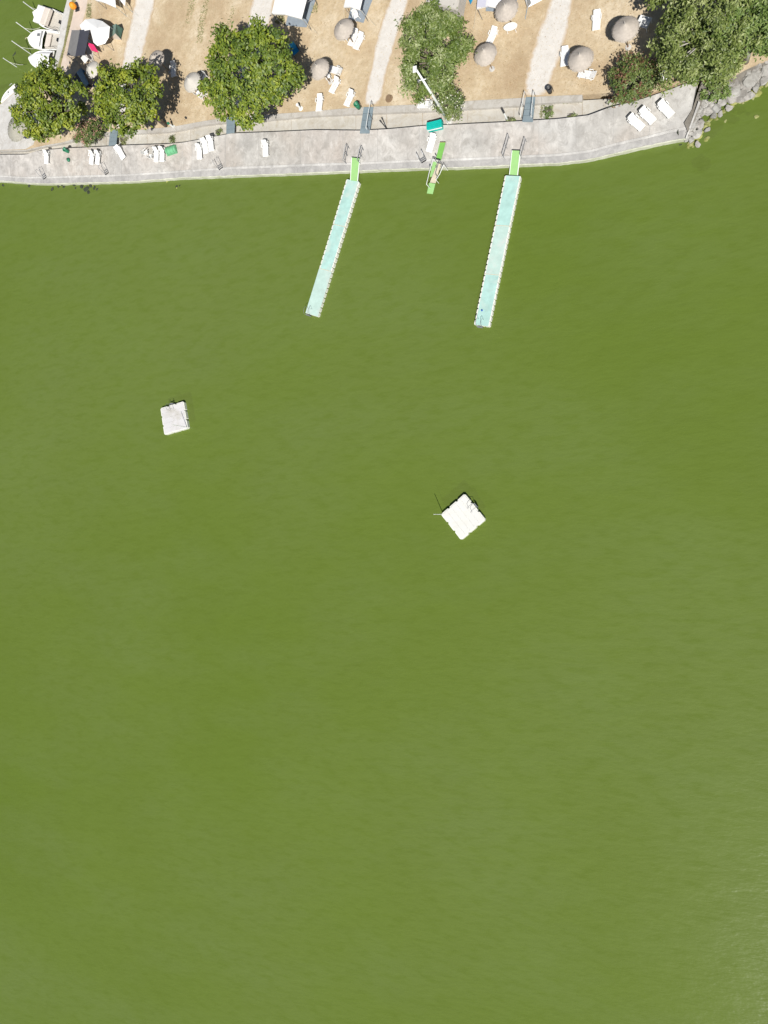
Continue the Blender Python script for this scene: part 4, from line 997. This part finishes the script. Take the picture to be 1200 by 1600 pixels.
# stone ground under the boulders
mb = MB(); n = len(bp)
vs = [G(x, y, -.35) for x, y in bp] + [G(x, y, .75) for x, y in tp] + [G(x - 6, y - 14, .86) for x, y in tp]
mb.add(vs, [(i, i+1, n+i+1, n+i) for i in range(n-1)] + [(n+i, n+i+1, 2*n+i+1, 2*n+i) for i in range(n-1)])
structure(mb, 'rubble', 'rubble', bank)
big = [(1090, 207, 14), (1104, 203, 9), (1096, 192, 13), (1080, 220, 10), (1091, 226, 9), (1103, 171, 12), (1114, 182, 9), (1126, 179, 8), (1118, 168, 14), (1128, 160, 17), (1150, 143, 26), (1163, 132, 22), (1160, 152, 22), (1140, 152, 16), (1178, 120, 26), (1196, 108, 24), (1183, 135, 14), (1172, 147, 14), (1193, 124, 16), (1138, 168, 12), (1108, 160, 10), (1100, 152, 12), (1096, 176, 12), (1086, 197, 12), (1122, 146, 13), (1112, 152, 10), (1147, 126, 18), (1215, 100, 22), (1235, 86, 22), (1255, 74, 24)]
for x, y, s in big: rock(bank, (x, y), .55 - .3 * max(0, min(1, (y - interp(tp, x)) / 30)), s, 'rock_stone', rnd)
for k in range(230):
    t_ = rnd.random(); i = min(int(t_ * (n - 1)), n - 2); f = t_ * (n - 1) - i; q = rnd.random()
    b_ = V(*bp[i], 0).lerp(V(*bp[i+1], 0), f); a_ = V(*tp[i], 0).lerp(V(*tp[i+1], 0), f); p = a_.lerp(b_, q)
    rock(bank, (p.x, p.y), lerp(.75, .1, q), rnd.uniform(3.5, 9), 'rock_stone', rnd)
for k in range(110):
    t_ = rnd.random(); i = min(int(t_ * (n - 1)), n - 2); f = t_ * (n - 1) - i
    p = V(*bp[i], 0).lerp(V(*bp[i+1], 0), f); rock(bank, (p.x + rnd.uniform(0, 9), p.y + rnd.uniform(0, 8)), rnd.uniform(-.08, .12), rnd.uniform(4, 9), 'mossy_stone', rnd)
for x, y, s, z, m in ((1133, 190, 6, -.02, 'mossy_stone'), (1183, 182, 8, 0.0, 'mossy_stone'), (1104, 218, 8, .05, 'mossy_stone'), (1062, 226, 7, -.05, 'dark_stone'), (1056, 230, 6, -.12, 'dark_stone'), (1068, 232, 7, -.15, 'dark_stone')):
    rock(bank, (x, y), z, s, m, rnd)
sub = thing('sunken_rocks', 'dark rocks under water off the boulder bank', 'rocks', G(1100, 258, -.3))
for x, y, s in ((1100, 256, 16), (1104, 250, 10), (1094, 262, 9), (1125, 196, 14), (1117, 205, 12), (1145, 184, 12), (1160, 172, 12), (1112, 212, 9)): rock(sub, (x, y), -.24, s * 1.2, 'dark_stone', rnd)
lefts = thing('waterline_rocks', 'dark weedy stones along the waterline at far left', 'rocks', G(110, 293, 0))
for x, y, s, z in ((46, 291, 4, -.1), (81, 296, 4.5, -.05), (91, 290.5, 4, -.05), (96, 288.5, 4, 0), (100, 292, 4, -.1), (115, 288.5, 4, 0), (118, 294, 3, -.1), (128, 292, 4.5, -.06), (136, 295, 7, -.08), (142, 291, 5, -.05), (147, 294, 5, -.1), (152, 296, 4, -.12), (139, 299, 5, -.15), (5, 290, 5, -.12)):
    rock(lefts, (x, y), z + .1, s * 1.9, 'dark_stone', rnd)
for x, y, s in ((138, 287.5, 6), (145, 289.5, 4), (132, 288, 4)): rock(lefts, (x, y), .03, s, 'mossy_stone', rnd)
mid = thing('waterline_rocks', 'few mossy stones at the waterline below the green tub', 'rocks', G(265, 285, 0))
for x, y, s, m in ((261, 283, 5, 'mossy_stone'), (268, 282, 3, 'mossy_stone'), (276, 291, 6, 'dark_stone'), (281, 290, 4, 'dark_stone'), (276, 293.5, 3.5, 'mossy_stone')): rock(mid, (x, y), 0.0, s, m, rnd)
inlet = thing('sunken_rocks', 'dark weed-covered rocks under water between the moored boats', 'rocks', G(35, 75, -.4))
for x, y, s in ((34, 62, 15), (30, 78, 17), (26, 90, 16), (40, 70, 9), (70, 4, 16), (88, 8, 14), (80, 14, 12), (3, 138, 14)): rock(inlet, (x, y), -.3, s * 1.9, 'dark_stone', rnd)
mb = MB(); P = [GA(x, y) for x, y in ((1058, 209), (1060, 203), (1060.5, 212))]
mb.prism([(p.x, p.y) for p in P], [p.z for p in P], [p.z + .12 for p in P]); t_ = thing('stone_chip', 'small dark triangular stone near the right end of the apron', 'stone', P[0]); build(mb, 'chip', 'dark_stone', t_)
build(MB().box(P[0] + V(.05, .05, .06), (.1, .12, .1), .4), 'fragment', 'dark_stone', t_)
mb = MB(); P = [G(x, y, Z_L + .5) for x, y in ((1097, 123), (1103, 123), (1111, 105), (1112, 92), (1107, 90), (1104, 103))]
mb.prism([(p.x, p.y) for p in P], Z_L - .2, Z_L + .5); set_props(build(mb, 'earth_mound', 'brick_earth', loc=P[0]), 'reddish-brown earth wall end beside the boulders under the trees', 'wall')

# ------------------------------------------------------------------ trees and shrubs
def crown(rx, ry, rz, zc, clumps, per, size, seed, bare=0.0, clump_r=.62, spread=.42, shape=2.0):
    rnd = random.Random(seed); vs = []; fs = []; tint = []; cs = []
    # lumpy outline
    ph = [rnd.uniform(0, 6.28) for _ in range(4)]
    while len(cs) < clumps:
        d = Vector((rnd.gauss(0, 1), rnd.gauss(0, 1), rnd.gauss(0, 1))).normalized()
        if d.z < -.35 and rnd.random() < .7: continue
        a = math.atan2(d.y, d.x); lob = .98 + .12 * math.sin(3*a + ph[0]) + .10 * math.sin(5*a + ph[1]) + .08 * math.sin(9*a + ph[2]) + (.12 if rnd.random() < .08 else 0)
        k = rnd.uniform(.45, 1.0) ** .45 * lob
        if rnd.random() < bare: continue
        c = Vector((d.x * rx * k, d.y * ry * k, zc + d.z * rz * k * (1 - .0)))
        cs.append((c, d, rnd.uniform(.6, 1.25) * clump_r, rnd.gauss(0, .2)))
    for c, d, r, tt in cs:
        for _ in range(per):
            q = Vector((rnd.gauss(0, .42), rnd.gauss(0, .42), rnd.gauss(0, .36))) * r
            p = c + q; nrm = (d * .25 + q.normalized() * .45 + Vector((.12 + rnd.gauss(0, spread), -.3 + rnd.gauss(0, spread), 1.0 + rnd.gauss(0, spread) * .5))).normalized()
            t1 = nrm.cross(Vector((rnd.gauss(0, 1), rnd.gauss(0, 1), rnd.gauss(0, 1)))).normalized(); t2 = nrm.cross(t1)
            L = size * rnd.uniform(.65, 1.35); W_ = L * rnd.uniform(.42, .6) / shape * 2
            o = len(vs)
            vs += [p - t1 * L * .5, p + t2 * W_ * .5 - nrm * L * .08, p + t1 * L * .5 - nrm * L * .12, p - t2 * W_ * .5 - nrm * L * .08]
            fs += [(o, o+1, o+2), (o, o+2, o+3)]
            v = max(0, min(1, .45 + tt + rnd.gauss(0, .2))); tint += [v, v]
    return vs, fs, tint, cs
def tree(px, zc, r, label, leaf, clumps, per, size, seed, name='tree', cat='tree', barkm='bark', zb=Z_L, trunk_r=.22, flowers=None, **kw):
    p = G(px[0], px[1], zb + zc); t = thing(name, label, cat, (p.x, p.y, zb), world=False)
    vs, fs, ti, cs = crown(*r, zc, clumps, per, size, seed, **kw)
    mb = MB(); mb.v = vs; mb.f = fs
    cr = build(mb, 'crown', leaf, t, attr=('tint', 'FACE', ti)); cr['kind'] = 'stuff' if False else 'thing'; del cr['kind']
    rnd = random.Random(seed + 5); tr = MB()
    fork = V(rnd.uniform(-.2, .2), rnd.uniform(-.2, .2), max(.3, zc - r[2] * .75))
    tr.tube([(0, 0, -.2), fork * .5 + V(.05, 0, 0), fork], trunk_r, 9, trunk_r * .75)
    build(tr, 'trunk', barkm, t, smooth=True)
    for c, d, rr, tt in cs[::max(1, len(cs) // 26)]:
        m_ = fork.lerp(c, .5) + V(0, 0, .25) + V(rnd.uniform(-.2, .2), rnd.uniform(-.2, .2), 0)
        build(MB().tube([fork, m_, c], trunk_r * .42, 6, .02), 'limb', barkm, t, smooth=True)
    if flowers:
        fm, cnt, fsz = flowers; vs2 = []; fs2 = []; t2 = []
        for _ in range(cnt):
            c, d, rr, tt = rnd.choice(cs)
            q = c + d * rr * .4 + Vector((rnd.gauss(0, .25), rnd.gauss(0, .25), .18 + abs(rnd.gauss(0, .15)))); s = fsz * rnd.uniform(.6, 1.3)
            nrm = Vector((rnd.gauss(0, .5), rnd.gauss(0, .5), 1)).normalized(); a = nrm.orthogonal().normalized(); b = nrm.cross(a); o = len(vs2); n5 = 5
            vs2.append(q); vs2 += [q + (a * math.cos(6.2832*k/10) + b * math.sin(6.2832*k/10)) * (s if k % 2 == 0 else s * .5) + nrm * s * .2 for k in range(10)]
            fs2 += [(o, o + 1 + k, o + 1 + (k+1) % 10) for k in range(10)]; v = rnd.random(); t2 += [v] * 10
        mb = MB(); mb.v = vs2; mb.f = fs2; fo = build(mb, 'blossom', fm, t, attr=('tint', 'FACE', t2)); fo['kind'] = 'stuff'
    return t
tree((77, 161), 5.6, (4.1, 3.7, 2.4), 'leftmost bright green tree beside the moored boats', 'leaf_lime', 195, 62, .31, 41)
tree((199, 152), 5.9, (3.6, 3.2, 2.2), 'bright green tree between the navy tent and the lawn, second from left', 'leaf_lime', 155, 62, .31, 43)
tree((388, 114), 5.9, (4.85, 4.35, 2.6), 'largest round green tree with a blue chair in its shade', 'leaf_mulberry', 270, 62, .31, 3)
tree((674, 79), 4.6, (2.75, 3.85, 2.2), 'silvery green olive-like tree behind the white lamp post', 'leaf_olive', 190, 85, .27, 4, shape=2.8, spread=.6)
tree((704, 156), 1.9, (1.2, 1.4, 1.1), 'dark shrub with white blossoms at the foot of the lamp post', 'leaf_oleander', 46, 70, .2, 5, name='flowering_shrub', cat='shrub', trunk_r=.07, clump_r=.42, shape=2.6, flowers=('petal_white', 110, .075))
tree((140, 207), 1.5, (1.75, 1.25, 1.0), 'pinkish-green oleander shrub between the two left trees', 'leaf_oleander', 60, 60, .22, 6, name='flowering_shrub', cat='shrub', trunk_r=.07, clump_r=.45, shape=3.0, flowers=('petal_pink', 330, .08))
tree((991, 124), 1.9, (1.8, 1.6, 1.25), 'rust-red and green shrub at the right end of the lawn', 'leaf_oleander', 80, 62, .22, 7, name='flowering_shrub', cat='shrub', trunk_r=.09, clump_r=.5, shape=2.4, flowers=('leaf_rust', 330, .10))
tree((1068, 72), 4.2, (2.4, 2.5, 2.0), 'grey-green tree nearest the rust-red shrub in the right thicket', 'leaf_poplar', 85, 85, .24, 8, shape=2.4, spread=.6, barkm='pale_bark', bare=.1)
tree((1112, 40), 6.0, (3.4, 3.4, 2.6), 'tall sparse grey-green tree with pale bare branches in the right thicket', 'leaf_poplar', 85, 75, .24, 9, shape=2.4, spread=.6, barkm='pale_bark', bare=.2)
tree((1172, 36), 5.0, (3.0, 2.7, 2.3), 'dense green tree at the right edge above the boulders', 'leaf_weed', 125, 85, .25, 10, shape=2.4, spread=.55, barkm='pale_bark')
tree((1130, 100), 2.6, (1.2, 1.3, 1.0), 'low greyish bush overhanging the top of the boulder bank', 'leaf_poplar', 70, 75, .22, 14, name='bush', cat='shrub', shape=2.4, spread=.55, clump_r=.5, trunk_r=.1)
tree((1092, 92), 3.2, (1.7, 1.6, 1.5), 'small green tree between the two grey-green ones on the right', 'leaf_olive', 60, 75, .24, 15, shape=2.4, spread=.55, trunk_r=.1, clump_r=.55)
tree((1262, -30), 5.0, (4.5, 4.5, 2.8), 'green tree just past the right edge of the picture', 'leaf_weed', 170, 70, .28, 16, spread=.55)
tree((1088, -62), 5.0, (4.0, 3.6, 2.6), 'grey-green tree at the top right whose shadow falls on the lawn', 'leaf_poplar', 150, 75, .27, 17, spread=.55, barkm='pale_bark')
tree((1118, 141), .35, (.95, .75, .4), 'low fresh green plant growing among the boulders', 'leaf_weed', 34, 50, .16, 11, name='green_plant', cat='plant', trunk_r=.03, clump_r=.3, zb=.7)
def weed(px, z, r, lab, seed, leaf='leaf_weed'):
    tree(px, .16, (r[0], r[1], .16), lab, leaf, int(10 + 14 * r[0] * r[1]), 34, .13, seed, name='weed_clump', cat='weeds', trunk_r=.015, clump_r=.22, zb=z, shape=2.6)
weed((858, 174), Z_CH, (.55, .5), 'round green weed clump in the channel right of the right ramp', 21)
weed((269, 219), Z_CH, (.35, .4), 'yellow-green weed clump in the channel above the green tub', 22, 'leaf_olive')
weed((193, 218), Z_CH, (.55, .5), 'brownish weeds in the channel beside the light blue ramp', 23, 'blade_green')
weed((343, 207), Z_CH, (.3, .25), 'small weeds in the channel left of the ramp under the largest tree', 24, 'leaf_olive')
weed((797, 189), Z_CH, (.5, .2), 'weeds along the notch in the apron left of the right ramp', 25, 'leaf_olive')
weed((119, 218), Z_K, (.3, .5), 'fresh green weeds left of the pinkish shrub', 26)
weed((893, 183), Z_CH, (.35, .15), 'low weeds on the channel edge right of the round clump', 27, 'leaf_olive')

# grass: green streaks and dry tufts, too fine to count
def blades(name, label, areas, mat, h, seed):
    rnd = random.Random(seed); mb = MB(); ti = []
    for poly, z, cnt in areas:
        xs = [p[0] for p in poly]; ys = [p[1] for p in poly]; k = 0
        while k < cnt:
            x, y = rnd.uniform(min(xs), max(xs)), rnd.uniform(min(ys), max(ys)); ins = False
            for (x0, y0), (x1, y1) in zip(poly, poly[1:] + poly[:1]):
                if (y0 > y) != (y1 > y) and x < (x1 - x0) * (y - y0) / (y1 - y0) + x0: ins = not ins
            if not ins: k += .2; continue
            k += 1; p = G(x, y, z); a = rnd.random() * 6.283; hh = h * rnd.uniform(.5, 1.4); w_ = rnd.uniform(.02, .05)
            T = V(math.cos(a), math.sin(a), 0); b = V(rnd.gauss(0, .9), rnd.gauss(0, .9), 0) * hh
            mb.add([p - T * w_, p + T * w_, p + b + V(0, 0, hh)], [(0, 1, 2)]); ti.append(min(1, max(0, rnd.gauss(.5, .25))))
    o = build(mb, name, mat, attr=('tint', 'FACE', ti)); set_props(o, label, 'grass', kind='stuff')
blades('green_grass', 'streaks of green grass on the dry lawn and along the kerb', [
    ([(320, -10), (329, -10), (321, 35), (316, 68), (307, 66), (313, 25)], Z_L, 620), ([(298, -4), (307, -4), (298, 38), (289, 36)], Z_L, 200), ([(364, 10), (369, 12), (358, 44), (353, 42)], Z_L, 120),
    ([(205, 206), (262, 204), (262, 207.5), (205, 211)], Z_CH, 900), ([(840, 160.5), (910, 157.5), (910, 160), (842, 164)], Z_CH, 700), ([(431, 26), (444, 24), (446, 40), (430, 36)], Z_L, 350),
    ([(136, 8), (143, 6), (143, 28), (135, 28)], Z_L, 350), ([(487, 8), (496, 6), (496, 22), (486, 20)], Z_L, 150), ([(103, 40), (110, 40), (98, 92), (92, 92)], Z_L + .01, 350), ([(845, 163), (853, 161), (847, 184), (843, 184)], Z_CH, 160)], 'blade_green', .09, 31)
blades('dry_grass', 'dry straw-coloured tufts all over the lawn', [([(140, 0), (1000, 0), (960, 140), (700, 156), (440, 174), (270, 194), (160, 190)], Z_L, 16000)], 'blade_dry', .05, 32)
